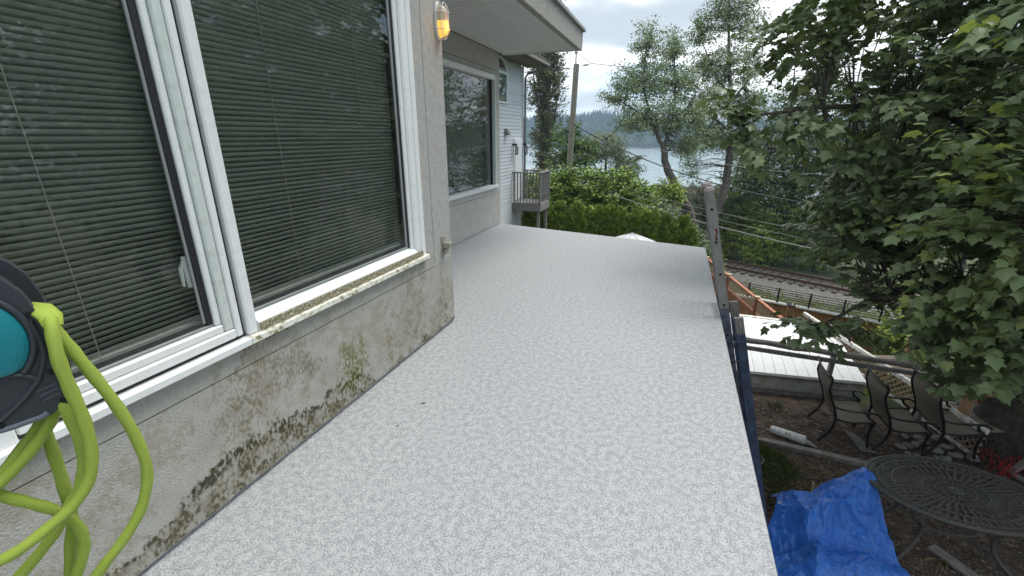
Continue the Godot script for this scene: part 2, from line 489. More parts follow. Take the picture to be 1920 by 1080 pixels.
	M.teal = tri_mat(null, 8.0, 0.4, grey(noise_bytes(S, 0.1, 92, 2), S), 0.02, false, C(0.012, 0.20, 0.25))
	# leaves
	M.maple = leaf_mat(Color.WHITE, 0.40, 0.6)
	M.leaf = leaf_mat(Color.WHITE, 0.55, 0.5)
	M.glossy_leaf = leaf_mat(Color.WHITE, 0.38, 0.35)
	M.scale_leaf = leaf_mat(Color.WHITE, 0.7, 0.2)
	M.far_leaf = mat(Color.WHITE, 0.9, 0.0, 0.1)
	M.far_leaf.vertex_color_use_as_albedo = true
	M.litter = mat(Color.WHITE, 0.9)
	M.litter.vertex_color_use_as_albedo = true

# ------------------------------------------------------------------ sky
func sky_texture() -> ImageTexture:
	var w := 1024
	var h := 512
	var f := FastNoiseLite.new()
	f.seed = 5
	f.frequency = 0.75
	f.fractal_octaves = 6
	f.fractal_gain = 0.55
	var f2 := FastNoiseLite.new()
	f2.seed = 19
	f2.frequency = 0.32
	f2.fractal_octaves = 4
	var out := PackedByteArray()
	out.resize(w * h * 3)
	var j := 0
	for y in h:
		var el := PI * (0.5 - (y + 0.5) / h)
		for x in w:
			var c: Color
			if el < 0.0:
				c = Color(0.66, 0.70, 0.72)
			else:
				var az := TAU * (x + 0.5) / w
				var k := cos(el) / (sin(el) + 0.16)
				var p := Vector3(sin(az) * k, cos(az) * k, 0.0)
				var a := f.get_noise_3d(p.x, p.y, 0.0)
				var b := f2.get_noise_3d(p.x, p.y, 7.0)
				var cover := smoothstep(-0.34, -0.02, b + a * 0.45)
				var light := smoothstep(-0.22, 0.30, a * 1.1 - b * 0.2)
				var cloud := Color(0.60, 0.635, 0.67).lerp(Color(0.90, 0.91, 0.915), light)
				var blue := Color(0.52, 0.67, 0.79).lerp(Color(0.72, 0.81, 0.86), exp(-el * 5.0))
				c = blue.lerp(cloud, cover)
				c = c.lerp(Color(0.84, 0.87, 0.885), 0.45 * exp(-el * 9.0))
			out[j] = int(c.r * 255); out[j + 1] = int(c.g * 255); out[j + 2] = int(c.b * 255)
			j += 3
	return ImageTexture.create_from_image(Image.create_from_data(w, h, false, Image.FORMAT_RGB8, out))

func _ready() -> void:
	rng.seed = 4711
	# camera
	var cam := Camera3D.new()
	cam.name = "camera"
	add_child(cam)
	cam.position = Vector3(0, 1.6, 0)
	cam.look_at(cam.position + Vector3(-0.3214, -0.3272, -0.8886), Vector3.UP)
	cam.fov = rad_to_deg(2.0 * atan(540.0 / 823.0))
	cam.near = 0.05
	cam.far = 4000.0
	cam.current = true
	# sky, haze, exposure
	var we := WorldEnvironment.new()
	we.name = "world_environment"
	var env := Environment.new()
	env.background_mode = Environment.BG_SKY
	var pano := PanoramaSkyMaterial.new()
	pano.panorama = sky_texture()
	pano.energy_multiplier = 1.0
	env.sky = Sky.new()
	env.sky.sky_material = pano
	env.tonemap_mode = Environment.TONE_MAPPER_LINEAR
	env.tonemap_exposure = 2.1
	env.fog_enabled = true
	env.fog_density = 0.00055
	env.fog_light_color = Color(0.72, 0.82, 0.90)
	env.sdfgi_enabled = true
	env.ssao_enabled = true
	env.ssil_enabled = true
	we.environment = env
	add_child(we)
	# sun behind thin cloud, high and ahead
	var sun := DirectionalLight3D.new()
	sun.name = "sun"
	sun.light_energy = 0.5
	sun.light_angular_distance = 32.0
	sun.light_color = Color(1.0, 0.985, 0.96)
	sun.shadow_enabled = true
	add_child(sun)
	sun.look_at_from_position(Vector3(4.4, 12.0, -2.8), Vector3.ZERO, Vector3.UP)

	make_materials()
	make_terrain()
	make_far_shore()
	make_house()
	make_blinds()
	make_deck()
	make_neighbour()
	make_yard()
	make_railway()
	make_fences()
	make_lower_deck()
	make_plants()
	make_pole()
	make_furniture()
	make_ladder()
	make_reel()

# ------------------------------------------------------------------ terrain, water, far shore
func ground_y(x: float, z: float) -> float:
	var r := (x - 3.6) * 0.447 - (z + 33.0) * 0.894
	var h := -4.0
	if r < -4.0:
		h = lerpf(-4.0, -6.95, smoothstep(-22.0, -4.0, r))
	elif r < 4.0:
		h = -6.95
	elif r < 130.0:
		h = lerpf(-6.95, -17.6, smoothstep(4.0, 130.0, r))
	else:
		h = -17.6 - (r - 130.0) * 0.05
	return lerpf(-2.5, maxf(h, -24.0), smoothstep(7.7, 10.6, -z))

func spread(parts: Array) -> Array:
	# [[from, to, steps], ...]
	var out := []
	for p in parts:
		for k in p[2]:
			out.append(lerpf(p[0], p[1], float(k) / p[2]))
	out.append(parts[-1][1])
	return out

func heightfield(xs: Array, zs: Array, f: Callable) -> Geo:
	var g := Geo.new()
	var P := []
	var N := []
	for z in zs:
		var row := []
		var nrow := []
		for x in xs:
			var e := 0.2
			row.append(Vector3(x, f.call(x, z), z))
			nrow.append(Vector3(f.call(x - e, z) - f.call(x + e, z), 2 * e, f.call(x, z - e) - f.call(x, z + e)).normalized())
		P.append(row); N.append(nrow)
	for i in zs.size() - 1:
		for k in xs.size() - 1:
			g.tri(P[i][k], P[i][k + 1], P[i + 1][k + 1], N[i][k], N[i][k + 1], N[i + 1][k + 1])
			g.tri(P[i][k], P[i + 1][k + 1], P[i + 1][k], N[i][k], N[i + 1][k + 1], N[i + 1][k])
	return g

func make_terrain() -> void:
	var f := FastNoiseLite.new()
	f.seed = 3
	f.frequency = 0.12
	var xs := spread([[-1400, -60, 10], [-60, -12, 12], [-12, 16, 40], [16, 60, 12], [60, 1400, 10]])
	var zs := spread([[200, 10, 4], [10, -6, 6], [-6, -12, 16], [-12, -50, 40], [-50, -300, 24]])
	var g := heightfield(xs, zs, func(x, z): return ground_y(x, z) + (0.12 * f.get_noise_2d(x, z) if z < -9.0 else 0.0))
	tag(put(self, "ground", g.mesh(), M.ground), "", "", "", "structure")
	# the yard's floor of bark mulch
	var fy := FastNoiseLite.new()
	fy.seed = 8
	fy.frequency = 0.9
	var gy := heightfield(spread([[-1.7, 6.8, 70]]), spread([[1.0, -7.6, 70]]), func(x, z): return -2.488 + 0.016 * fy.get_noise_2d(x, z))
	tag(put(self, "yard_ground", gy.mesh(), M.mulch), "", "", "", "structure")
	# water
	var wn := FastNoiseLite.new()
	wn.seed = 6
	wn.noise_type = FastNoiseLite.TYPE_SIMPLEX
	wn.frequency = 0.02
	wn.fractal_octaves = 4
	var im := wn.get_seamless_image(512, 512)
	im.convert(Image.FORMAT_L8)
	var w := mat(C(0.32, 0.41, 0.43), 0.12, 0.0, 0.6)
	w.heightmap_enabled = true
	w.heightmap_texture = ImageTexture.create_from_image(im)
	w.heightmap_scale = 12.0
	w.uv1_triplanar = true
	w.uv1_world_triplanar = true
	w.uv1_scale = Vector3(0.03, 0.03, 0.09)
	var gw := Geo.new()
	gw.quad(Vector3(-1500, -17.0, -120), Vector3(1500, -17.0, -120), Vector3(1500, -17.0, -1000), Vector3(-1500, -17.0, -1000), Vector3.UP)
	tag(put(self, "water", gw.mesh(), w), "", "", "", "structure")

func conifer_mesh() -> ArrayMesh:
	var g := Geo.new()
	var r := RandomNumberGenerator.new()
	r.seed = 77
	for t in 5:
		var y0 := 0.05 + t * 0.18
		var y1 := y0 + 0.30
		var rad := 0.17 * (1.0 - t * 0.17)
		var top := Vector3(0, minf(y1, 1.0), 0)
		for k in 8:
			var a0 := TAU * k / 8.0
			var a1 := TAU * (k + 1) / 8.0
			var q0 := rad * r.randf_range(0.7, 1.15)
			var p0 := Vector3(cos(a0) * q0, y0 - r.randf() * 0.05, sin(a0) * q0)
			var p1 := Vector3(cos(a1) * rad * 0.75, y0 + 0.03, sin(a1) * rad * 0.75)
			g.flat3(p0, p1, top, Vector3(cos(a0), 0.5, sin(a0)))
	return g.mesh()

func clump_mesh(sd: int, tris := 70) -> ArrayMesh:
	# a loose ball of leafy faces, for broadleaf trees far away
	var g := Geo.new()
	var r := RandomNumberGenerator.new()
	r.seed = sd
	for k in tris:
		var d := Vector3(r.randfn(), r.randfn(), r.randfn()).normalized()
		var p := d * r.randf_range(0.3, 0.5) * Vector3(0.8, 1.0, 0.8) + Vector3(0, 0.52, 0)
		var a := d.cross(Vector3(r.randfn(), r.randfn(), r.randfn())).normalized() * r.randf_range(0.10, 0.2)
		var b := d.cross(a).normalized() * r.randf_range(0.08, 0.16)
		g.flat3(p + a, p - a * 0.5 + b, p - a * 0.5 - b, d)
	return g.mesh()

func make_far_shore() -> void:
	var f := FastNoiseLite.new()
	f.seed = 41
	f.frequency = 0.006
	var ridge := func(x: float) -> float:
		return 10.0 + 17.0 * exp(-pow((x + 170.0) / 130.0, 2.0)) + 6.0 * exp(-pow((x - 260.0) / 160.0, 2.0)) + 12.0 * exp(-pow((x + 700.0) / 250.0, 2.0))
	var hf := func(x: float, z: float) -> float:
		var t := smoothstep(-740.0, -930.0, z)
		return lerpf(-19.0, ridge.call(x) + 8.0 * f.get_noise_2d(x, z), t)
	var hill := heightfield(spread([[-1300, 1100, 60]]), spread([[-735, -960, 14], [-960, -1300, 4]]), hf)
	tag(put(self, "hill", hill.mesh(), mat(C(0.05, 0.065, 0.04), 0.95)), "", "", "", "structure")
	# beach and log storage at the waterline
	var gb := Geo.new()
	for k in 60:
		var x := -420.0 + k * 14.0
		gb.box(Vector3(x, -17.2, -745.0 + rng.randf_range(-3, 3)), Vector3(x + rng.randf_range(10, 16), -16.0 + rng.randf_range(0.0, 1.6), -738.0 + rng.randf_range(-2, 2)))
	tag(put(self, "shore", gb.mesh(), mat(C(0.22, 0.15, 0.11), 0.9)), "", "", "", "structure")
	var buf := PackedFloat32Array()
	var buf2 := PackedFloat32Array()
	for k in 5200:
		var x := rng.randf_range(-620, 420)
		var z := rng.randf_range(-750, -960)
		var y: float = hf.call(x, z) - 0.5
		if y < -16.5:
			continue
		if rng.randf() < 0.62 or z < -850:
			var h := rng.randf_range(13, 24)
			var wd := h * rng.randf_range(0.8, 1.15)
			push(buf, Basis(Vector3.UP, rng.randf() * TAU).scaled(Vector3(wd, h, wd)), Vector3(x, y, z), Color(0.028, 0.045, 0.030).lerp(Color(0.045, 0.065, 0.035), rng.randf()))
		else:
			var h := rng.randf_range(10, 17)
			push(buf2, Basis(Vector3.UP, rng.randf() * TAU).scaled(Vector3(h * 1.1, h, h * 1.1)), Vector3(x, y, z), Color(0.045, 0.075, 0.03).lerp(Color(0.08, 0.11, 0.04), rng.randf()))
	tag(many(self, "forest", conifer_mesh(), M.far_leaf, buf), "dark conifer forest covering the far hill across the water", "forest", "", "stuff")
	tag(many(self, "forest", clump_mesh(5, 90), M.far_leaf, buf2), "lighter broadleaf woods along the foot of the far hill", "forest", "", "stuff")
	# pale waterfront houses at the foot of the hill
	for k in 4:
		var at := Vector3(-262.0 + k * 11.0 + rng.randf_range(-2, 2), -16.4, -742.0)
		var h := thing("waterfront_house", at, "tiny pale house with dark roof on the far shore", "house", "houses on the far shore")
		var sx := rng.randf_range(3.0, 4.5)
		brick(h, "wall", Vector3(-sx, 0, -3), Vector3(sx, rng.randf_range(4, 6), 3), M.siding, 0.02)
		var g := Geo.new()
		g.slab(PackedVector2Array([Vector2(-sx - 0.6, 0), Vector2(sx + 0.6, 0), Vector2(0, 2.4)]), Vector3(0, 5.4, -3.5), Vector3.RIGHT, Vector3.UP, 7.0)
		put(h, "roof", g.mesh(), M.shingle)

# ------------------------------------------------------------------ the house
const WX := -1.75       # face of the main wall
const SX := -3.08       # face of the wing's wall

func stain_texture() -> ImageTexture:
	# lower stucco panel, z from 0.70 (u = 0) to -3.30 (u = 1), y from 0 to 0.70 (v = 1 at the foot)
	var w := 1340
	var h := 236
	var n1 := FastNoiseLite.new(); n1.seed = 101; n1.frequency = 9.0; n1.fractal_octaves = 4
	var n2 := FastNoiseLite.new(); n2.seed = 102; n2.frequency = 45.0; n2.fractal_octaves = 3
	var n3 := FastNoiseLite.new(); n3.seed = 103; n3.frequency = 2.2; n3.fractal_octaves = 3
	var edge := [[0.7, 0.10], [-0.3, 0.10], [-0.68, 0.09], [-0.76, 0.165], [-0.85, 0.205], [-0.95, 0.215], [-1.06, 0.225], [-1.26, 0.222], [-1.37, 0.21], [-1.53, 0.205], [-1.62, 0.18], [-1.72, 0.2], [-1.9, 0.19], [-2.0, 0.17], [-2.12, 0.06], [-2.5, 0.04], [-3.0, 0.05], [-3.3, 0.05]]
	# soft-edged patches of growth: z, y, half width, half height, colour, strength
	var patches := [
		[-1.31, 0.46, 0.10, 0.16, Color(0.40, 0.34, 0.25), 0.75], [-1.20, 0.42, 0.10, 0.14, Color(0.40, 0.37, 0.29), 0.6],
		[-1.52, 0.49, 0.09, 0.09, Color(0.36, 0.36, 0.31), 0.65], [-1.60, 0.40, 0.07, 0.07, Color(0.34, 0.35, 0.26), 0.6],
		[-1.92, 0.20, 0.10, 0.10, Color(0.30, 0.33, 0.13), 1.0], [-1.88, 0.36, 0.035, 0.07, Color(0.33, 0.34, 0.15), 0.9],
		[-1.95, 0.34, 0.03, 0.07, Color(0.36, 0.35, 0.17), 0.8], [-2.04, 0.32, 0.03, 0.09, Color(0.36, 0.35, 0.2), 0.75], [-2.02, 0.20, 0.05, 0.07, Color(0.37, 0.37, 0.21), 0.7],
		[-2.32, 0.14, 0.04, 0.10, Color(0.42, 0.36, 0.25), 0.7], [-2.66, 0.14, 0.022, 0.05, Color(0.26, 0.27, 0.13), 0.95], [-2.84, 0.05, 0.02, 0.05, Color(0.20, 0.2, 0.14), 0.9],
		[-2.62, 0.36, 0.22, 0.20, Color(0.46, 0.43, 0.36), 0.7], [-2.45, 0.20, 0.25, 0.14, Color(0.48, 0.45, 0.37), 0.6],
		[-3.08, 0.24, 0.07, 0.17, Color(0.38, 0.35, 0.27), 0.75], [-3.14, 0.20, 0.04, 0.06, Color(0.24, 0.25, 0.16), 0.8], [-2.95, 0.16, 0.1, 0.12, Color(0.44, 0.41, 0.33), 0.6],
		[-1.05, 0.36, 0.09, 0.08, Color(0.42, 0.40, 0.34), 0.5], [-1.75, 0.30, 0.12, 0.1, Color(0.44, 0.42, 0.34), 0.5], [-0.62, 0.30, 0.2, 0.1, Color(0.50, 0.48, 0.42), 0.3],
		[-1.34, 0.70, 0.09, 0.018, Color(0.16, 0.16, 0.08), 1.2], [-1.47, 0.695, 0.08, 0.014, Color(0.17, 0.17, 0.08), 1.2], [-1.15, 0.70, 0.2, 0.010, Color(0.25, 0.24, 0.16), 0.9], [-1.60, 0.70, 0.12, 0.010, Color(0.28, 0.27, 0.18), 0.8]]
	var out := PackedByteArray()
	out.resize(w * h * 3)
	var base := Color(0.655, 0.648, 0.622)
	var j := 0
	for y in h:
		var yy := 0.70 * (1.0 - (y + 0.5) / h)
		for x in w:
			var z := 0.70 - 4.0 * (x + 0.5) / w
			var a := n1.get_noise_2d(z, yy)
			var b := n2.get_noise_2d(z, yy * 0.6)
			var c := n3.get_noise_2d(z, yy)
			var col := base * (1.0 + 0.05 * c + 0.06 * b)
			# general grime, in grains
			col = col.lerp(Color(0.52, 0.495, 0.425), clampf((c * 0.7 + a * 0.5 + b * 0.6 + 0.12), 0.0, 0.5))
			# the growth band along the foot with its dark upper rim
			var top := 0.0
			for k in edge.size() - 1:
				if z <= edge[k][0] and z >= edge[k + 1][0]:
					top = lerpf(edge[k][1], edge[k + 1][1], (edge[k][0] - z) / (edge[k][0] - edge[k + 1][0]))
					break
			top += 0.055 * a + 0.015 * b + 0.05 * c
			var inside := smoothstep(0.022, -0.022, yy - top) * lerpf(0.22, 1.0, smoothstep(-0.32, 0.30, n1.get_noise_2d(z * 0.9 + 31.0, yy * 0.8) + b * 0.5))
			if inside > 0.0:
				var tone := Color(0.50, 0.47, 0.40).lerp(Color(0.30, 0.285, 0.22), smoothstep(-0.35, 0.55, a * 0.7 + b * 1.4))
				tone = tone.lerp(Color(0.55, 0.53, 0.48), smoothstep(0.1, 0.5, n1.get_noise_2d(z * 0.7 + 9.0, yy * 0.4)))
				col = col.lerp(tone, inside * 0.88)
			var rim := exp(-pow((yy - top + 0.018) / 0.020, 2.0)) * smoothstep(-0.12, 0.34, n1.get_noise_2d(z * 1.3 + 50.0, yy * 1.3) * 1.2 + b * 0.9 + 0.04)
			if z < -2.05:
				rim *= 0.35
			col = col.lerp(Color(0.22, 0.215, 0.165), clampf(rim * 0.95, 0.0, 0.82))
			for p in patches:
				var dz: float = (z - p[0]) / p[2]
				var dy: float = (yy - p[1]) / p[3]
				var d2 := dz * dz + dy * dy
				if d2 < 3.0:
					var s: float = clampf((1.0 - sqrt(d2) * 0.75 + a * 0.5 + b * 0.9) * p[5] * 0.5, 0.0, 0.75)
					col = col.lerp(p[4], s)
			out[j] = clampi(int(col.r * 255), 0, 255); out[j + 1] = clampi(int(col.g * 255), 0, 255); out[j + 2] = clampi(int(col.b * 255), 0, 255)
			j += 3
	return ImageTexture.create_from_image(Image.create_from_data(w, h, false, Image.FORMAT_RGB8, out))

func make_house() -> void:
	var H := thing("house", Vector3(0, 0, 0), "grey stucco house with tall white framed windows beside the pale deck", "house")
	# --- stained lower panel: full length, wavering foot, left open where the joint above it runs
	var sm := mat(Color.WHITE, 0.92, 0.0, 0.2)
	sm.albedo_texture = stain_texture()
	sm.heightmap_enabled = true
	sm.heightmap_texture = stretched_stucco()
	sm.heightmap_scale = 0.32
	var f := FastNoiseLite.new()
	f.seed = 60; f.frequency = 14.0; f.fractal_octaves = 3
	var UV := func(z: float, y: float) -> Vector2: return Vector2((0.70 - z) / 4.0, 1.0 - y / 0.70)
	var g := Geo.new()
	var foot := func(z: float) -> float: return 0.030 + 0.007 * f.get_noise_1d(z)
	var n := 180
	for k in n:
		var z0 := lerpf(0.70, -3.30, float(k) / n)
		var z1 := lerpf(0.70, -3.30, float(k + 1) / n)
		var a := Vector3(WX, foot.call(z0), z0); var b := Vector3(WX, foot.call(z1), z1)
		var c := Vector3(WX, 0.598, z1); var d := Vector3(WX, 0.598, z0)
		g.quad_uv(a, b, c, d, Vector3.RIGHT, UV.call(z0, a.y), UV.call(z1, b.y), UV.call(z1, 0.598), UV.call(z0, 0.598))
		g.quad_uv(a, b, b - Vector3(0.03, 0, 0), a - Vector3(0.03, 0, 0), Vector3.DOWN, UV.call(z0, a.y), UV.call(z1, b.y), UV.call(z1, b.y), UV.call(z0, a.y))
	g.quad_uv(Vector3(WX, 0.598, 0.70), Vector3(WX, 0.598, -3.30), Vector3(WX - 0.03, 0.598, -3.30), Vector3(WX - 0.03, 0.598, 0.70), Vector3.UP, Vector2(0, 0.15), Vector2(1, 0.15), Vector2(1, 0.15), Vector2(0, 0.15))
	# return face at the corner
	g.quad_uv(Vector3(WX, 0.03, -3.30), Vector3(WX - 0.25, 0.03, -3.30), Vector3(WX - 0.25, 0.598, -3.30), Vector3(WX, 0.598, -3.30), Vector3.FORWARD, Vector2(1, 0.95), Vector2(0.94, 0.95), Vector2(0.94, 0.15), Vector2(1, 0.15))
	tag(put(H, "stucco_panel", g.mesh(), sm), "stained lower stucco panel with dark growth along its foot", "")
	# strip between the joint and the window sill, growth under the sill
	g = Geo.new()
	g.quad_uv(Vector3(WX, 0.604, 0.70), Vector3(WX, 0.604, -2.998), Vector3(WX, 0.705, -2.998), Vector3(WX, 0.705, 0.70), Vector3.RIGHT, UV.call(0.70, 0.604), UV.call(-2.998, 0.604), UV.call(-2.998, 0.70), UV.call(0.70, 0.70))
	for yy in [0.604, 0.705]:
		g.quad_uv(Vector3(WX, yy, 0.70), Vector3(WX, yy, -2.998), Vector3(WX - 0.03, yy, -2.998), Vector3(WX - 0.03, yy, 0.70), Vector3.DOWN if yy < 0.65 else Vector3.UP, Vector2(0, 0.1), Vector2(1, 0.1), Vector2(1, 0.1), Vector2(0, 0.1))
	g.quad_uv(Vector3(WX, 0.604, -2.998), Vector3(WX - 0.03, 0.604, -2.998), Vector3(WX - 0.03, 0.705, -2.998), Vector3(WX, 0.705, -2.998), Vector3.FORWARD, Vector2(0.9, 0.1), Vector2(0.91, 0.1), Vector2(0.91, 0.1), Vector2(0.9, 0.1))
	put(H, "stucco_panel", g.mesh(), sm)
	# corner panel beyond the upright joint, and the panel between joint and window
	brick(H, "stucco_panel", Vector3(WX - 0.25, 0.598, -3.30), Vector3(WX, 3.0, -3.004), M.stucco, 0.004)
	brick(H, "stucco_panel", Vector3(WX - 0.03, 0.705, -2.998), Vector3(WX, 3.0, -2.874), M.stucco, 0.002)
	brick(H, "stucco_panel", Vector3(WX - 0.03, 2.72, -2.874), Vector3(WX, 3.0, 0.70), M.stucco, 0.002)
	brick(H, "stucco_panel", Vector3(WX - 0.03, 0.705, -0.45), Vector3(WX, 2.72, 0.70), M.stucco, 0.002)
	brick(H, "stucco_panel", Vector3(WX - 0.30, 0.03, 0.70), Vector3(WX, 3.0, 3.0), M.stucco, 0.004)
	# backing behind the panels, open at the window, then the room behind the blinds
	var back := WX - 0.035
	brick(H, "wall_backing", Vector3(back - 0.18, -2.5, -3.29), Vector3(back, 0.70, 3.0), M.room)
	brick(H, "wall_backing", Vector3(back - 0.18, 0.70, -3.0), Vector3(back, 3.0, -2.87), M.room)
	brick(H, "wall_backing", Vector3(back - 0.18, 0.70, -0.46), Vector3(back, 3.0, 0.70), M.room)
	brick(H, "wall_backing", Vector3(back - 0.18, 2.72, -2.87), Vector3(back, 3.0, -0.46), M.room)
	brick(H, "room_floor", Vector3(-7.0, -0.2, -8.0), Vector3(SX - 0.25, 0.0, 3.0), M.room)
	brick(H, "room_floor", Vector3(SX - 0.25, -0.2, -3.2), Vector3(back - 0.18, 0.0, 3.0), M.room)
	brick(H, "room_wall", Vector3(-7.2, -2.5, -8.0), Vector3(-7.0, 3.0, 3.0), M.room)
	brick(H, "room_wall", Vector3(-7.0, 0, 3.0), Vector3(WX, 3.0, 3.2), M.stucco)
	brick(H, "return_wall", Vector3(SX, -0.2, -3.29), Vector3(WX - 0.25, 3.0, -3.18), M.wing)
	# --- wing wall round its window
	var wz0 := -5.00
	var wz1 := -7.66
	brick(H, "wing_panel", Vector3(SX - 0.2, 0.03, -7.86), Vector3(SX, 0.605, -3.29), M.wing, 0.003)
	brick(H, "wing_panel", Vector3(SX - 0.2, 0.611, -7.86), Vector3(SX, 0.70, -3.29), M.wing, 0.002)
	brick(H, "wing_panel", Vector3(SX - 0.2, 0.70, -7.86), Vector3(SX, 2.58, wz1), M.wing, 0.003)
	brick(H, "wing_panel", Vector3(SX - 0.2, 0.70, wz0), Vector3(SX, 2.58, -3.29), M.wing, 0.003)
	brick(H, "wing_panel", Vector3(SX - 0.2, 2.58, -7.86), Vector3(SX, 2.655, -3.29), M.wing, 0.002)
	brick(H, "wing_panel", Vector3(SX - 0.2, 2.661, -7.86), Vector3(SX, 2.95, -3.29), M.wing, 0.003)
	brick(H, "wall_backing", Vector3(SX - 0.36, -2.5, -7.85), Vector3(SX - 0.21, 0.70, -3.3), M.room)
	brick(H, "end_wall", Vector3(-7.0, -2.5, -8.0), Vector3(SX - 0.21, 2.95, -7.87), M.wing)
	brick(H, "foundation_wall", Vector3(SX - 0.19, -2.5, -7.86), Vector3(SX - 0.02, 0.028, -3.3), M.wing)
	# --- roof, fascia, soffit strips
	brick(H, "roof", Vector3(-7.4, 3.02, -8.10), Vector3(-1.74, 3.22, 3.4), M.shingle)
	bar(H, "fascia", Vector3(-1.715, 3.085, 3.4), Vector3(-1.715, 3.085, -8.12), 0.29, 0.045, M.fascia)
	bar(H, "fascia", Vector3(-1.74, 3.085, -8.085), Vector3(-7.4, 3.085, -8.085), 0.29, 0.045, M.fascia)
	bar(H, "drip_edge", Vector3(-1.700, 3.243, 3.4), Vector3(-1.700, 3.243, -8.15), 0.05, 0.10, M.flashing, Vector3.UP, 0.006)
	bar(H, "soffit_trim", Vector3(-1.757, 2.953, -3.31), Vector3(-1.757, 2.953, -8.05), 0.03, 0.035, M.flashing)
	var zz := -3.32
	while zz > -8.02:
		brick(H, "soffit_strip", Vector3(SX + 0.002, 2.953, zz - 0.084), Vector3(-1.778, 2.968, zz), M.soffit, 0.006)
		zz -= 0.102
	bar(H, "soffit_trim", Vector3(SX, 2.955, -8.045), Vector3(-1.775, 2.955, -8.045), 0.03, 0.03, M.soffit)
	brick(H, "ceiling", Vector3(-7.0, 2.97, -8.0), Vector3(-1.79, 3.018, 3.0), M.room)
	# --- main window: a casement and a fixed light under one frame
	var W := part(H, "window")
	var fx := WX + 0.014       # outer face of the frame
	var gx := WX - 0.030       # glass
	brick(W, "frame", Vector3(gx - 0.02, 0.70, -2.874), Vector3(WX + 0.006, 2.72, -2.815), M.vinyl, 0.006)
	brick(W, "frame", Vector3(gx - 0.02, 0.745, -2.812), Vector3(fx - 0.008, 2.66, -2.735), M.vinyl, 0.010)
	brick(W, "frame", Vector3(gx - 0.02, 0.79, -2.733), Vector3(WX - 0.008, 2.64, -2.695), M.vinyl, 0.006)
	brick(W, "frame", Vector3(gx - 0.02, 2.66, -2.812), Vector3(fx, 2.718, -0.46), M.vinyl, 0.006)
	brick(W, "frame", Vector3(gx - 0.02, 0.72, -0.52), Vector3(fx, 2.66, -0.462), M.vinyl, 0.006)
	brick(W, "mullion", Vector3(gx - 0.02, 0.742, -1.352), Vector3(fx, 2.66, -1.300), M.vinyl, 0.007)
	# fixed light: sloping glazing ledge, mossy upright, thin projecting sill
	var s := Geo.new()
	s.slab(PackedVector2Array([Vector2(gx, 0.74), Vector2(WX + 0.018, 0.74), Vector2(WX + 0.018, 0.788), Vector2(WX + 0.012, 0.794), Vector2(gx, 0.826)]), Vector3(0, 0, -2.733), Vector3.RIGHT, Vector3.UP, 1.380)
	put(W, "glazing_ledge", s.mesh(), M.vinyl)
	tag(brick(W, "sill_face", Vector3(WX, 0.742, -2.81), Vector3(WX + 0.0225, 0.784, -1.354), M.moss_sill, 0.003), "moss covered face of the window sill", "")
	brick(W, "sill", Vector3(WX - 0.02, 0.708, -2.876), Vector3(WX + 0.040, 0.7415, -1.29), M.sill_ledge, 0.004)
	brick(W, "sill", Vector3(WX - 0.02, 0.708, -1.289), Vector3(WX + 0.040, 0.7415, -0.45), M.vinyl, 0.004)
	brick(W, "gasket", Vector3(gx - 0.004, 0.826, -2.698), Vector3(gx + 0.010, 2.64, -2.676), M.gasket, 0.002)
	brick(W, "bead", Vector3(gx - 0.004, 0.842, -2.675), Vector3(gx + 0.006, 2.64, -2.655), M.bead, 0.002)
	brick(W, "gasket", Vector3(gx - 0.004, 0.826, -2.675), Vector3(gx + 0.006, 0.840, -1.354), M.bead, 0.002)
	brick(W, "pane", Vector3(gx - 0.003, 0.83, -2.69), Vector3(gx, 2.65, -1.34), M.glass, 0.0005)
	# casement sash: outer rim, recessed channel, inner rim, gasket
	brick(W, "gap", Vector3(gx - 0.02, 0.745, -1.299), Vector3(WX - 0.014, 2.66, -1.280), M.gasket, 0.002)
	brick(W, "gap", Vector3(gx - 0.02, 0.7425, -1.299), Vector3(WX - 0.006, 0.757, -0.522), M.gasket, 0.002)
	var sash := func(called: String, lo: Vector3, hi: Vector3, m: Material): brick(W, called, lo, hi, m, 0.005)
	sash.call("sash", Vector3(gx - 0.015, 0.758, -1.279), Vector3(WX + 0.008, 2.65, -1.248), M.vinyl)
	sash.call("sash", Vector3(gx - 0.015, 0.80, -1.247), Vector3(WX + 0.002, 2.62, -1.206), M.vinyl_dull)
	sash.call("sash", Vector3(gx - 0.015, 0.836, -1.205), Vector3(WX - 0.010, 2.60, -1.178), M.vinyl)
	sash.call("sash", Vector3(gx - 0.015, 0.758, -1.247), Vector3(WX + 0.008, 0.799, -0.524), M.vinyl)
	sash.call("sash", Vector3(gx - 0.015, 0.80, -1.205), Vector3(WX - 0.004, 0.835, -0.57), M.vinyl)
	sash.call("sash", Vector3(gx - 0.015, 0.80, -0.569), Vector3(WX + 0.008, 2.65, -0.524), M.vinyl)
	sash.call("sash", Vector3(gx - 0.015, 0.836, -0.62), Vector3(WX - 0.006, 2.60, -0.57), M.vinyl)
	brick(W, "gasket", Vector3(gx - 0.005, 0.848, -1.177), Vector3(gx + 0.008, 2.60, -1.152), M.gasket, 0.002)
	brick(W, "bead", Vector3(gx - 0.005, 0.858, -1.151), Vector3(gx + 0.004, 2.60, -1.140), M.bead, 0.002)
	brick(W, "bead", Vector3(gx - 0.005, 0.836, -1.177), Vector3(gx + 0.008, 0.847, -0.62), M.bead, 0.002)
	brick(W, "pane", Vector3(gx - 0.003, 0.84, -1.175), Vector3(gx, 2.61, -0.60), M.glass, 0.0005)
	# casement latch behind the glass
	var L := Geo.new()
	L.cbox(Vector3(gx - 0.022, 1.02, -1.150), Vector3(gx - 0.008, 1.15, -1.128), 0.004)
	L.tube([Vector3(gx - 0.014, 1.13, -1.132), Vector3(gx - 0.02, 1.10, -1.12), Vector3(gx - 0.022, 1.03, -1.118)], [0.008, 0.009, 0.006], 8)
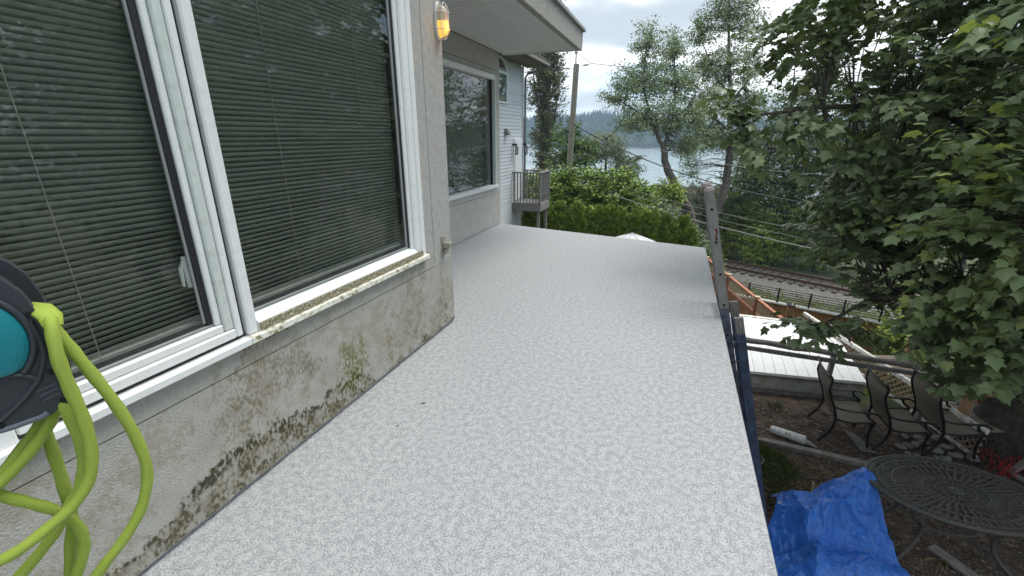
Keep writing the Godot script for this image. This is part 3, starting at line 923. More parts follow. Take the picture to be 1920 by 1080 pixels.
	put(W, "latch", L.mesh(), M.vinyl_dull)
	# --- wing window
	var V := part(H, "window")
	brick(V, "frame", Vector3(SX - 0.09, 0.70, -7.66), Vector3(SX + 0.02, 2.58, -7.60), M.vinyl_dull, 0.006)
	brick(V, "frame", Vector3(SX - 0.09, 0.70, -5.06), Vector3(SX + 0.02, 2.58, -5.00), M.vinyl_dull, 0.006)
	brick(V, "frame", Vector3(SX - 0.09, 2.50, -7.598), Vector3(SX + 0.02, 2.578, -5.062), M.vinyl, 0.006)
	brick(V, "sill", Vector3(SX - 0.09, 0.702, -7.70), Vector3(SX + 0.035, 0.762, -4.95), M.vinyl, 0.006)
	brick(V, "gasket", Vector3(SX - 0.07, 0.765, -7.597), Vector3(SX - 0.035, 2.498, -7.57), M.gasket, 0.002)
	brick(V, "pane", Vector3(SX - 0.06, 0.765, -7.57), Vector3(SX - 0.055, 2.498, -5.064), M.glass, 0.0005)
	# --- gate catch by the corner
	var k := thing("gate_catch", Vector3(WX, 0.745, -3.15), "small brass coloured gate catch screwed to the stucco corner", "latch")
	brick(k, "plate", Vector3(0.0, -0.08, -0.03), Vector3(0.010, 0.08, 0.03), M.brass, 0.003)
	brick(k, "hook", Vector3(0.0105, -0.022, -0.028), Vector3(0.075, 0.028, 0.022), M.brass, 0.006)
	brick(k, "lower_jaw", Vector3(0.0105, -0.07, -0.02), Vector3(0.045, -0.026, 0.018), M.brass, 0.008)
	# --- caged bulkhead lamp on the corner
	var lamp := thing("bulkhead_lamp", Vector3(WX, 2.385, -3.245), "lit amber bulkhead lamp in an oval wire cage on the wall corner", "lamp")
	var o := Geo.new()
	var oval := func(t: float, rz: float, ry: float, x: float) -> Vector3: return Vector3(x, ry * sin(t), rz * cos(t))
	var base := []
	for q in 24:
		base.append(Vector2(0.052 * cos(TAU * q / 24.0), 0.125 * signf(sin(TAU * q / 24.0)) * pow(absf(sin(TAU * q / 24.0)), 0.75)))
	o.slab(PackedVector2Array(base), Vector3(0.001, 0, 0), Vector3.FORWARD, Vector3.UP, 0.016, 0.003)
	put(lamp, "backplate", o.mesh(), M.cage)
	for half in 2:
		o = Geo.new()
		for i in 10:
			for q in 24:
				var ring := []
				for e in [[i, q], [i, q + 1], [i + 1, q + 1], [i + 1, q]]:
					var th: float = PI * 0.5 * e[0] / 10.0
					var ph: float = PI * e[1] / 24.0 + (PI if half else 0.0)
					ring.append(Vector3(0.017 + 0.062 * pow(sin(th), 0.7), 0.104 * pow(absf(cos(th)), 0.6) * signf(sin(ph)) * pow(absf(sin(ph)), 0.7), 0.038 * pow(absf(cos(th)), 0.6) * signf(cos(ph)) * pow(absf(cos(ph)), 0.8)))
				o.flat3(ring[0], ring[1], ring[2], ring[0] + ring[2] - Vector3(0.04, 0, 0))
				o.flat3(ring[0], ring[2], ring[3], ring[0] + ring[2] - Vector3(0.04, 0, 0))
		var lm: StandardMaterial3D = M.lens_frost.duplicate()
		lm.emission_enabled = true
		lm.emission = Color(1.0, 0.74, 0.05) if half else Color(0.75, 0.56, 0.36)
		lm.emission_energy_multiplier = 0.45 if half else 0.02
		put(lamp, "lamp_lens", o.mesh(), lm)
	for pair in [[0.0, 0.048], [0.04, 0.05]]:
		o = Geo.new()
		var pts := []
		for q in 25:
			pts.append(oval.call(TAU * q / 24.0, 0.046, 0.118, 0.018 + pair[0]))
		o.tube(pts, [0.003], 6, false)
		put(lamp, "cage_wire", o.mesh(), M.cage)
	for yy in [-0.055, 0.055]:
		o = Geo.new()
		o.tube([Vector3(0.012, yy, -0.048), Vector3(0.06, yy, -0.046), Vector3(0.086, yy, -0.025), Vector3(0.086, yy, 0.025), Vector3(0.06, yy, 0.046), Vector3(0.012, yy, 0.048)], [0.0028], 6)
		put(lamp, "cage_wire", o.mesh(), M.cage)
	o = Geo.new()
	o.tube([Vector3(0.014, 0.122, 0), Vector3(0.065, 0.112, 0), Vector3(0.088, 0.075, 0), Vector3(0.09, 0, 0), Vector3(0.088, -0.075, 0), Vector3(0.065, -0.112, 0), Vector3(0.014, -0.122, 0)], [0.0028], 6)
	put(lamp, "cage_wire", o.mesh(), M.cage)
	var li := OmniLight3D.new()
	li.name = "bulb_glow"
	li.light_color = Color(1.0, 0.66, 0.2)
	li.light_energy = 0.006
	li.light_size = 0.03
	li.omni_range = 4.0
	li.omni_attenuation = 2.0
	li.shadow_enabled = true
	lamp.add_child(li)
	li.position = Vector3(0.11, -0.05, 0)

func stretched_stucco() -> ImageTexture:
	# fine dashes for the stained panel, whose uv is far wider than high
	var w := 2000
	var h := 350
	var f := FastNoiseLite.new()
	f.seed = 71
	f.frequency = 0.2
	f.fractal_octaves = 3
	var im := f.get_image(w, h)
	im.convert(Image.FORMAT_L8)
	return ImageTexture.create_from_image(im)

# ------------------------------------------------------------------ window blinds
func slat_mesh(length: float, wide := 0.025, tilt := 58.0) -> ArrayMesh:
	# a curved strip along z; its room side edge is the lower one
	var g := Geo.new()
	var pts := []
	var t := deg_to_rad(tilt)
	for k in 5:
		var s := (k / 4.0 - 0.5) * wide
		var bulge := 0.0016 * (1.0 - pow(s / (wide * 0.5), 2.0))
		pts.append(Vector3(cos(t) * s + sin(t) * bulge, sin(t) * s - cos(t) * bulge, 0))
	for k in 4:
		var a: Vector3 = pts[k]; var b: Vector3 = pts[k + 1]
		var out := Vector3(sin(t), -cos(t), 0)
		var th := out * -0.0004
		var e := Vector3(0, 0, length * 0.5)
		var na := (out + Vector3(cos(t), sin(t), 0) * (k / 4.0 - 0.5) * 0.5).normalized()
		var nb := (out + Vector3(cos(t), sin(t), 0) * ((k + 1) / 4.0 - 0.5) * 0.5).normalized()
		g.tri(a - e, b - e, b + e, na, nb, nb)
		g.tri(a - e, b + e, a + e, na, nb, na)
		g.tri(a - e + th, b - e + th, b + e + th, -na, -nb, -nb)
		g.tri(a - e + th, b + e + th, a + e + th, -na, -nb, -na)
	return g.mesh()

func blind(z0: float, z1: float, y0: float, y1: float, x: float, cords: Array, label: String, single: bool) -> void:
	var B := thing("window_blind", Vector3(x, y0, (z0 + z1) * 0.5), label, "blind", "")
	var pitch := 0.0215
	var sm := slat_mesh(absf(z1 - z0))
	var n := int((y1 - y0) / pitch)
	if single:
		for k in n:
			var tw := Basis(Vector3.BACK, rng.randf_range(-0.06, 0.06)) * Basis(Vector3.RIGHT, rng.randf_range(-0.0012, 0.0012))
			put(B, "slat", sm, M.slat, Transform3D(tw, Vector3(0, 0.03 + k * pitch, 0)))
	else:
		var buf := PackedFloat32Array()
		for k in n:
			push(buf, Basis(Vector3.BACK, rng.randf_range(-0.06, 0.06)), Vector3(0, 0.03 + k * pitch, 0), Color.WHITE)
		tag(many(B, "slats", sm, M.slat, buf), "", "", "", "stuff")
	brick(B, "bottom_rail", Vector3(-0.014, 0.0, -absf(z1 - z0) * 0.5), Vector3(0.014, 0.018, absf(z1 - z0) * 0.5), M.slat, 0.003)
	brick(B, "head_rail", Vector3(-0.02, y1 - y0, -absf(z1 - z0) * 0.5), Vector3(0.02, y1 - y0 + 0.04, absf(z1 - z0) * 0.5), M.slat, 0.003)
	for cz in cords:
		var g := Geo.new()
		g.tube([Vector3(0.0165, 0.01, cz - B.position.z), Vector3(0.0165, y1 - y0, cz - B.position.z)], [0.0016], 5)
		put(B, "ladder_cord", g.mesh(), M.cord)

func make_blinds() -> void:
	blind(-1.345, -2.668, 0.845, 2.66, WX - 0.085, [-1.72, -2.36], "dark green grey slatted blind behind the wide fixed pane beside the wall corner", true)
	blind(-0.56, -1.21, 0.848, 2.66, WX - 0.085, [-0.80], "dark green grey slatted blind behind the casement pane next to the hose reel", true)
	blind(-5.02, -7.64, 0.77, 2.50, SX - 0.19, [-5.5, -6.3, -7.1], "fine slatted blind behind the far window under the roof overhang", false)

# ------------------------------------------------------------------ the deck
func make_deck() -> void:
	var Dk := thing("deck", Vector3.ZERO, "raised deck covered in pale grey flecked vinyl running along the house", "deck")
	var far_l := Vector3(SX - 0.0, 0, -7.86)
	var far_r := Vector3(0.540, 0, -7.10)
	var g := Geo.new()
	var poly := [Vector3(0.530, 0, 2.6), Vector3(WX - 0.035, 0, 2.6), Vector3(WX - 0.035, 0, -3.33), Vector3(SX - 0.015, 0, -3.33), far_l, far_r]
	var pts := PackedVector2Array()
	for p in poly:
		pts.append(Vector2(p.x, p.z))
	var ids := Geometry2D.triangulate_polygon(pts)
	var U := func(p: Vector2) -> Vector2: return Vector2(p.x * 0.96 - p.y * 0.28, p.x * 0.28 + p.y * 0.96) / 1.15
	g.has_uv = true
	for k in range(0, ids.size(), 3):
		var a := pts[ids[k]]; var b := pts[ids[k + 1]]; var c := pts[ids[k + 2]]
		g.tri(Vector3(a.x, 0, a.y), Vector3(b.x, 0, b.y), Vector3(c.x, 0, c.y), Vector3.UP, Vector3.UP, Vector3.UP, U.call(a), U.call(b), U.call(c))
	put(Dk, "vinyl_membrane", g.mesh(), M.deck)
	# rolled edge and drop along the open sides
	var roll := func(a: Vector3, b: Vector3, out: Vector3):
		var e := Geo.new()
		var prof := []
		for k in 5:
			var t := PI * 0.5 * k / 4.0
			prof.append([out * 0.012 * sin(t) + Vector3.DOWN * 0.012 * (1.0 - cos(t)), (out * sin(t) + Vector3.UP * cos(t)).normalized()])
		prof.append([out * 0.012 + Vector3.DOWN * 0.10, out])
		for k in prof.size() - 1:
			e.tri(a + prof[k][0], b + prof[k][0], b + prof[k + 1][0], prof[k][1], prof[k][1], prof[k + 1][1])
			e.tri(a + prof[k][0], b + prof[k + 1][0], a + prof[k + 1][0], prof[k][1], prof[k + 1][1], prof[k + 1][1])
		put(Dk, "edge_drop", e.mesh(), M.deck_edge)
	roll.call(Vector3(0.530, 0, 2.6), far_r, Vector3.RIGHT)
	roll.call(far_l, far_r, Vector3(-0.209, 0, -0.978))
	# turn-up of the membrane under the stucco
	brick(Dk, "upturn", Vector3(WX - 0.0345, 0.0, -3.33), Vector3(WX - 0.018, 0.06, 2.6), M.deck_edge, 0.004)
	brick(Dk, "upturn", Vector3(SX - 0.014, 0.0, -7.84), Vector3(SX - 0.004, 0.028, -3.34), M.deck_edge, 0.002)
	# structure below
	brick(Dk, "rim_joist", Vector3(0.48, -0.30, -7.06), Vector3(0.526, -0.02, 2.6), M.grey_wood)
	bar(Dk, "rim_joist", far_l + Vector3(0.02, -0.16, 0.03), far_r + Vector3(-0.06, -0.16, 0.03), 0.28, 0.045, M.grey_wood)
	brick(Dk, "underside", Vector3(SX, -0.06, -7.05), Vector3(0.47, -0.02, 2.55), M.grey_wood)
	for z in [-6.9, -3.6, -0.2, 2.4]:
		bar(Dk, "post", Vector3(0.40, -2.5, z), Vector3(0.40, -0.061, z), 0.14, 0.14, M.grey_wood)
	# a few wood shavings and leaves on the vinyl
	for q in [[-1.34, -2.05, 0.05, 0.6], [-1.36, -1.80, 0.03, 1.0]]:
		var t := thing("dry_leaf", Vector3(q[0], 0.003, q[1]), "small dry brown leaf curled on the flecked deck", "leaf", "dry leaves on the deck", q[3])
		var lg := Geo.new()
		var L: float = q[2]
		lg.flat3(Vector3(-L * 0.5, 0, 0), Vector3(0, 0.004, L * 0.14), Vector3(0, 0.0, 0), Vector3.UP)
		lg.flat3(Vector3(0, 0.004, L * 0.14), Vector3(L * 0.5, 0.002, 0), Vector3(0, 0.0, 0), Vector3.UP)
		lg.flat3(Vector3(-L * 0.5, 0, 0), Vector3(0, 0.005, -L * 0.12), Vector3(0, 0.0, 0), Vector3.UP)
		lg.flat3(Vector3(0, 0.005, -L * 0.12), Vector3(L * 0.5, 0.002, 0), Vector3(0, 0.0, 0), Vector3.UP)
		put(t, "blade", lg.mesh(), mat(C(0.20, 0.15, 0.12), 0.9))

# ------------------------------------------------------------------ the neighbouring house
func make_neighbour() -> void:
	var x := -5.2
	var z0 := -10.2
	var z1 := -15.42
	var H := thing("neighbour_house", Vector3.ZERO, "white lap sided house with small grey balcony beyond the deck end", "house")
	brick(H, "wall_core", Vector3(x - 6.0, -5.2, z1 + 0.02), Vector3(x - 0.03, 3.88, z0), M.siding)
	var board := boxm(Vector3(z0 - z1, 0.122, 0.014), 0.003)
	var y := -2.6
	var mats := [M.siding, M.siding.duplicate(), M.siding.duplicate()]
	mats[1].albedo_color = Color(0.96, 0.965, 0.97)
	mats[2].albedo_color = Color(0.98, 0.975, 0.965)
	while y < 3.80:
		var b := Basis(Vector3.FORWARD, Vector3.UP, Vector3.RIGHT) * Basis(Vector3.RIGHT, -0.11)
		put(H, "siding_board", board, mats[rng.randi() % 3], Transform3D(b, Vector3(x - 0.012, y, (z0 + z1) * 0.5)))
		y += 0.109
	bar(H, "corner_trim", Vector3(x + 0.004, -4.4, z1 - 0.02), Vector3(x + 0.004, 3.8, z1 - 0.02), 0.10, 0.05, M.siding)
	# eave: soffit boards, fascia gutter, downpipe
	for k in 5:
		brick(H, "soffit_board", Vector3(x + 0.012 + k * 0.134, 3.80, z1 - 0.45), Vector3(x + 0.012 + k * 0.134 + 0.13, 3.82, z0), M.olive, 0.003)
	brick(H, "roof", Vector3(x - 6.3, 3.90, z1 - 0.5), Vector3(x + 0.70, 4.05, z0), M.shingle)
	brick(H, "fascia", Vector3(x + 0.685, 3.77, z1 - 0.5), Vector3(x + 0.71, 3.898, z0), M.olive)
	brick(H, "gutter", Vector3(x + 0.712, 3.80, z1 - 0.5), Vector3(x + 0.82, 3.90, z0), M.weathered, 0.02)
	var g := Geo.new()
	g.tube([Vector3(x + 0.76, 3.80, z1 - 0.3), Vector3(x + 0.70, 3.70, z1 - 0.2), Vector3(x + 0.16, 3.58, z1 - 0.09), Vector3(x + 0.08, 3.46, z1 - 0.07), Vector3(x + 0.08, -4.0, z1 - 0.07)], [0.04], 10)
	put(H, "downpipe", g.mesh(), mat(C(0.17, 0.15, 0.135), 0.6))
	# upper window with a half round light above
	var W := part(H, "window")
	brick(W, "frame", Vector3(x - 0.01, 2.60, -13.95), Vector3(x + 0.03, 3.42, -13.87), M.vinyl)
	brick(W, "frame", Vector3(x - 0.01, 2.60, -12.3), Vector3(x + 0.03, 3.42, -12.22), M.vinyl)
	brick(W, "frame", Vector3(x - 0.01, 2.54, -13.95), Vector3(x + 0.04, 2.598, -12.22), M.vinyl)
	brick(W, "frame", Vector3(x - 0.01, 3.36, -13.868), Vector3(x + 0.03, 3.42, -12.302), M.vinyl)
	brick(W, "pane", Vector3(x + 0.004, 2.60, -13.868), Vector3(x + 0.008, 3.358, -12.302), M.mirror_glass, 0.001)
	var arch := []
	for k in 13:
		arch.append(Vector3(x + 0.018, 3.45 + 0.36 * sin(PI * k / 12.0), -13.085 + 0.80 * cos(PI * k / 12.0)))
	g = Geo.new()
	g.tube(arch, [0.035], 6)
	put(W, "arched_frame", g.mesh(), M.vinyl)
	g = Geo.new()
	for k in 12:
		g.flat3(Vector3(x + 0.006, 3.45, -13.085), Vector3(x + 0.006, arch[k].y, arch[k].z), Vector3(x + 0.006, arch[k + 1].y, arch[k + 1].z), Vector3.RIGHT)
	put(W, "arched_pane", g.mesh(), M.mirror_glass)
	# vent hood on the wall
	g = Geo.new()
	g.slab(PackedVector2Array([Vector2(0, 0), Vector2(0.14, 0), Vector2(0.05, 0.2), Vector2(0, 0.2)]), Vector3(x + 0.01, 1.62, -13.86), Vector3.RIGHT, Vector3.UP, 0.18)
	tag(put(H, "vent_hood", g.mesh(), mat(C(0.14, 0.14, 0.14), 0.6)), "small grey vent hood on the siding", "")
	# balcony door and its two lanterns
	var Dr := part(H, "door")
	brick(Dr, "frame", Vector3(x - 0.01, -0.55, -15.36), Vector3(x + 0.03, 1.52, -14.52), M.vinyl)
	brick(Dr, "leaf", Vector3(x + 0.0305, -0.50, -15.29), Vector3(x + 0.05, 1.46, -14.59), M.vinyl)
	for z in [-14.42, -15.44]:
		var L := part(H, "lantern")
		var at := Vector3(x + 0.06, 1.20, z)
		brick(L, "bracket", at + Vector3(-0.06, 0.10, -0.03), at + Vector3(0.10, 0.16, 0.03), M.black_metal)
		g = Geo.new()
		g.lathe([Vector2(0, 0.12), Vector2(0.07, 0.06), Vector2(0.075, 0.05), Vector2(0.06, 0.05), Vector2(0.0, 0.05)], 8)
		g.lathe([Vector2(0, -0.18), Vector2(0.055, -0.18), Vector2(0.055, -0.16), Vector2(0.0, -0.16)], 8)
		for k in 4:
			var a := TAU * (k + 0.5) / 4.0
			g.tube([Vector3(cos(a) * 0.058, 0.05, sin(a) * 0.058), Vector3(cos(a) * 0.05, -0.17, sin(a) * 0.05)], [0.008], 5)
		put(L, "cage", g.mesh(), M.black_metal, Transform3D(Basis(), at + Vector3(0.09, -0.01, 0)))
		g = Geo.new()
		g.lathe([Vector2(0, -0.155), Vector2(0.04, -0.155), Vector2(0.045, 0.04), Vector2(0, 0.04)], 10)
		put(L, "glass", g.mesh(), mat(C(0.42, 0.44, 0.44), 0.2), Transform3D(Basis(), at + Vector3(0.09, -0.01, 0)))
	# balcony
	var B := part(H, "balcony")
	var bx := -4.22
	var bz0 := -14.42
	var bz1 := -15.50
	for k in 7:
		brick(B, "deck_board", Vector3(x + 0.02 + k * 0.142, -0.60, bz1), Vector3(x + 0.02 + k * 0.142 + 0.136, -0.565, bz0), M.grey_wood, 0.004)
	bar(B, "rim", Vector3(x, -0.72, bz0 + 0.02), Vector3(bx + 0.04, -0.72, bz0 + 0.02), 0.235, 0.04, M.grey_wood)
	bar(B, "rim", Vector3(bx + 0.02, -0.72, bz0 - 0.01), Vector3(bx + 0.02, -0.72, bz1), 0.235, 0.04, M.grey_wood)
	bar(B, "top_rail", Vector3(x, 0.44, bz0), Vector3(bx + 0.06, 0.44, bz0), 0.04, 0.10, M.grey_wood)
	bar(B, "top_rail", Vector3(bx, 0.442, bz0 - 0.05), Vector3(bx, 0.442, bz1 - 0.05), 0.04, 0.10, M.grey_wood)
	bar(B, "top_rail", Vector3(x, 0.44, bz1), Vector3(bx - 0.05, 0.44, bz1), 0.04, 0.10, M.grey_wood)
	for z in [bz0, bz1]:
		bar(B, "post", Vector3(bx, -0.56, z), Vector3(bx, 0.418, z), 0.08, 0.08, M.grey_wood)
		bar(B, "leg", Vector3(bx - 0.06, -5.0, z - 0.08 if z == bz0 else z + 0.08), Vector3(bx - 0.06, -0.84, z - 0.08 if z == bz0 else z + 0.08), 0.09, 0.09, M.grey_wood)
		for k in 8:
			bar(B, "baluster", Vector3(x + 0.07 + k * 0.112, -0.55, z), Vector3(x + 0.07 + k * 0.112, 0.418, z), 0.036, 0.036, M.grey_wood)
	for k in 8:
		bar(B, "baluster", Vector3(bx, -0.55, bz0 - 0.12 - k * 0.12), Vector3(bx, 0.42, bz0 - 0.12 - k * 0.12), 0.036, 0.036, M.grey_wood)

# ------------------------------------------------------------------ yard
func make_yard() -> void:
	# low white-topped platform
	var P := thing("platform", Vector3.ZERO, "low platform topped with peeling white boards beyond the patio chairs", "platform")
	var fl := Vector3(0.3, -2.13, -7.30)
	var fr := Vector3(3.26, -2.13, -7.72)
	var dirb := Vector3(0.055, 0, -0.9985)
	var n := 18
	for k in n:
		var a := fl.lerp(fr, (k + 0.014) / n)
		var b := fl.lerp(fr, (k + 0.986) / n)
		var g := Geo.new()
		var bk := 10.05 + rng.randf_range(-0.01, 0.01)
		var A2 := a + dirb * ((bk + a.z) / 0.9985)
		var B2 := b + dirb * ((bk + b.z) / 0.9985)
		var lift := rng.randf_range(-0.003, 0.003)
		g.slab(PackedVector2Array([Vector2(a.x, -a.z), Vector2(b.x, -b.z), Vector2(B2.x, -B2.z), Vector2(A2.x, -A2.z)]), Vector3(0, -2.16 + lift, 0), Vector3.RIGHT, Vector3.FORWARD, 0.03, 0.003)
		put(P, "board", g.mesh(), M.white_boards)
	bar(P, "edge_trim", Vector3(0.3, -2.15, -10.10), Vector3(3.45, -2.15, -10.10), 0.075, 0.09, M.white_trim)
	bar(P, "edge_trim", fl + Vector3(-0.0, -0.045, 0.022), fr + Vector3(0.02, -0.045, 0.022), 0.05, 0.03, M.grey_wood)
	bar(P, "front_wall", Vector3(0.3, -2.33, -7.335), Vector3(3.24, -2.33, -7.752), 0.34, 0.03, M.stained_wall)
	bar(P, "side_wall", Vector3(3.25, -2.80, -7.77), Vector3(3.38, -2.80, -10.0), 1.27, 0.03, M.stained_wall)
	bar(P, "base_board", Vector3(0.3, -2.465, -7.28), Vector3(3.2, -2.465, -7.69), 0.06, 0.05, M.weathered)
	# log railing along the platform's front
	var R := thing("log_railing", Vector3.ZERO, "weathered railing of a round log over a board, in front of the white platform", "railing")
	var g2 := Geo.new()
	var lp := []
	var lr := []
	for k in 15:
		var t := k / 14.0
		lp.append(Vector3(lerpf(1.0, 3.95, t), lerpf(-1.455, -1.585, t) + 0.006 * sin(k * 2.3), lerpf(-7.22, -7.36, t)))
		lr.append(0.047 + 0.006 * sin(k * 1.7))
	g2.tube(lp, lr, 10)
	put(R, "log_rail", g2.mesh(), M.weathered)
	bar(R, "lower_rail", Vector3(1.0, -1.60, -7.24), Vector3(4.0, -1.715, -7.38), 0.07, 0.035, M.grey_wood)
	for xx in [1.12, 2.62, 3.9]:
		var z := lerpf(-7.25, -7.39, (xx - 1.0) / 3.0)
		bar(R, "post", Vector3(xx, -2.5 if xx > 3.0 else -2.128, z - 0.09), Vector3(xx, -1.53, z - 0.09), 0.09, 0.06, M.grey_wood)
	# landscape timber edging
	var E := thing("edging_board", Vector3.ZERO, "long dark timber edging lying across the mulch beyond the blue tarp", "edging")
	bar(E, "timber", Vector3(0.7, -2.452, -6.08), Vector3(2.95, -2.46, -5.95), 0.07, 0.09, M.weathered)
	# loose boards
	var B1 := thing("loose_board", Vector3.ZERO, "grey triangular offcut of board lying under the patio chairs", "board")
	var g := Geo.new()
	g.slab(PackedVector2Array([Vector2(2.72, 6.76), Vector2(2.80, 6.28), Vector2(2.98, 6.29), Vector2(2.86, 6.66)]), Vector3(0, -2.478, 0), Vector3.RIGHT, Vector3.FORWARD, 0.02, 0.003)
	put(B1, "panel", g.mesh(), M.grey_wood)
	var B2 := thing("loose_board", Vector3.ZERO, "pale narrow lumber leaning against the maple trunk", "board")
	bar(B2, "lumber", Vector3(4.44, -2.47, -6.42), Vector3(4.83, -1.95, -6.55), 0.04, 0.07, M.grey_wood)
	var B3 := thing("loose_board", Vector3.ZERO, "pale lumber lying on the mulch beside the red stems", "board")
	bar(B3, "lumber", Vector3(4.45, -2.455, -6.38), Vector3(5.05, -2.455, -5.55), 0.04, 0.06, M.grey_wood)
	var B4 := thing("loose_board", Vector3.ZERO, "dark plank lying on the ground under the round lattice table", "board")
	bar(B4, "plank", Vector3(2.95, -2.465, -4.75), Vector3(3.5, -2.465, -4.05), 0.03, 0.12, M.weathered)
	var B5 := thing("wood_offcut", Vector3.ZERO, "short split of pale wood standing out behind the blue tarp", "offcut")
	bar(B5, "split", Vector3(1.94, -2.48, -5.08), Vector3(1.93, -2.25, -5.09), 0.03, 0.02, M.pale_wood)
	# river stones
	for k in 26:
		var at := Vector3(rng.randf_range(3.35, 4.2), -2.47, rng.randf_range(-7.0, -6.42))
		var r := rng.randf_range(0.035, 0.065)
		var gs := Geo.new()
		var prof := []
		for q in 7:
			var t := -PI * 0.5 + PI * q / 6.0
			prof.append(Vector2(cos(t), sin(t) * 0.62))
		prof[0].x = 0.0; prof[6].x = 0.0
		gs.lathe(prof, 10, rng.randf_range(0.9, 1.35), rng.randf_range(0.7, 1.0))
		var o := put(self, "river_stone", gs.mesh(), M.stone, Transform3D(Basis(Vector3.UP, rng.randf() * TAU).scaled(Vector3.ONE * r), at + Vector3(0, r * 0.22, 0)))
		tag(o, "smooth grey river stone on the mulch beside the patio chairs", "stone", "river stones by the chairs")
	# bark chips and litter
	var chip := Geo.new()
	chip.flat3(Vector3(-0.5, 0, -0.2), Vector3(0.5, 0.1, -0.15), Vector3(0.4, 0.0, 0.2), Vector3.UP)
	chip.flat3(Vector3(-0.5, 0, -0.2), Vector3(0.4, 0.0, 0.2), Vector3(-0.4, 0.12, 0.18), Vector3.UP)
	var buf := PackedFloat32Array()
	var shades := [Color(0.10, 0.055, 0.035), Color(0.17, 0.10, 0.065), Color(0.06, 0.04, 0.03), Color(0.25, 0.17, 0.11), Color(0.13, 0.12, 0.10)]
	for k in 9000:
		var p := Vector3(rng.randf_range(0.6, 5.2), -2.478, rng.randf_range(-7.2, -2.6))
		var s := rng.randf_range(0.02, 0.06)
		push(buf, Basis(Vector3.UP, rng.randf() * TAU) * Basis(Vector3.RIGHT, rng.randf_range(-0.5, 0.5)) * Basis.from_scale(Vector3(s, s, s)), p + Vector3(0, rng.randf() * 0.012, 0), shades[rng.randi() % 5])
	tag(many(self, "litter", chip.mesh(), M.litter, buf), "brown bark chips and dead leaves strewn over the yard", "litter", "", "stuff")
	# grass tufts
	var bl := Geo.new()
	bl.flat3(Vector3(-0.03, 0, 0), Vector3(0.03, 0, 0), Vector3(0.02, 0.6, 0.1), Vector3.BACK)
	bl.flat3(Vector3(-0.03, 0, 0), Vector3(0.02, 0.6, 0.1), Vector3(0.0, 0.95, 0.4), Vector3.BACK)
	buf = PackedFloat32Array()
	for spot in [[1.62, -5.55, 0.28, 420, 0.0], [1.5, -5.1, 0.25, 200, 0.3], [1.75, -4.95, 0.3, 200, 0.7], [1.55, -5.8, 0.12, 120, 0.1], [2.2, -5.5, 0.4, 130, 0.9], [1.9, -7.0, 0.12, 40, 0.1], [2.6, -4.0, 0.7, 200, 0.9]]:
		for k in spot[3]:
			var a := rng.randf() * TAU
			var rr: float = spot[2] * sqrt(rng.randf())
			var s := rng.randf_range(0.06, 0.16)
			push(buf, Basis(Vector3.UP, rng.randf() * TAU) * Basis(Vector3.RIGHT, rng.randf_range(0.0, 1.1)) * Basis.from_scale(Vector3(s * 0.9, s, s)), Vector3(spot[0] + cos(a) * rr, -2.49, spot[1] + sin(a) * rr), Color(0.07, 0.13, 0.025).lerp(Color(0.24, 0.19, 0.09), clampf(spot[4] + rng.randf_range(-0.1, 0.3), 0, 1)))
	tag(many(self, "grass", bl.mesh(), M.leaf, buf), "thin green and straw coloured grass growing through the mulch", "grass", "", "stuff")
	# grass on the slope below
	buf = PackedFloat32Array()
	for k in 16000:
		var x := rng.randf_range(3.4, 12.0)
		var z := rng.randf_range(-9.2, -20.0)
		var s := rng.randf_range(0.14, 0.34)
		push(buf, Basis(Vector3.UP, rng.randf() * TAU) * Basis(Vector3.RIGHT, rng.randf_range(0.0, 0.8)) * Basis.from_scale(Vector3(s, s, s)), Vector3(x, ground_y(x, z), z), Color(0.10, 0.18, 0.03).lerp(Color(0.22, 0.24, 0.05), rng.randf()))
	tag(many(self, "grass", bl.mesh(), M.leaf, buf), "bright green grass on the slope below the lower deck", "grass", "", "stuff")
	# white plastic pipe end
	var pp := thing("plastic_pipe", Vector3(1.93, -2.43, -6.26), "white plastic pipe with a pointed grey mouth lying on the mulch", "pipe", "", -0.31)
	g = Geo.new()
	g.lathe([Vector2(0.0, -0.235), Vector2(0.035, -0.235), Vector2(0.052, -0.222), Vector2(0.058, -0.20), Vector2(0.064, 0.05), Vector2(0.066, 0.19), Vector2(0.066, 0.20), Vector2(0.058, 0.20), Vector2(0.057, 0.10), Vector2(0.0, 0.10)], 20)
	var lay := Basis(Vector3.UP, Vector3.RIGHT, Vector3.FORWARD)
	put(pp, "tube", g.mesh(), M.pvc, Transform3D(Basis(Vector3(0, 1, 0), Vector3(1, 0, 0), Vector3(0, 0, -1)), Vector3.ZERO))
	g = Geo.new()
	g.tube([Vector3(0.14, -0.012, 0), Vector3(0.20, -0.016, 0), Vector3(0.30, -0.036, 0), Vector3(0.36, -0.052, 0)], [0.050, 0.048, 0.022, 0.004], 12)
	put(pp, "spout", g.mesh(), M.pvc_in)
	# red stems
	var rp := thing("red_stem_plant", Vector3(4.42, -2.49, -6.5), "low plant of thin bright red stems by the maple trunk", "plant")
	for k in 34:
		var a := rng.randf() * TAU
		var l := rng.randf_range(0.12, 0.32)
		var st := Vector3(rng.randf_range(-0.2, 0.35), 0, rng.randf_range(-0.10, 0.18))
		var d := Vector3(cos(a), 0, sin(a))
		g = Geo.new()
		g.tube([st, st + d * l * 0.25 + Vector3(0, l * 0.6, 0), st + d * l * 0.6 + Vector3(0, l * 0.75, 0), st + d * l + Vector3(0, l * 0.55, 0)], [0.004, 0.0035, 0.003, 0.001], 4)
		put(rp, "stem", g.mesh(), M.red)
	# coil of pale wire by the ladder's foot
	var wc := thing("wire_coil", Vector3(1.42, -2.46, -5.55), "loose coil of pale wire on the ground beside the ladder", "wire")
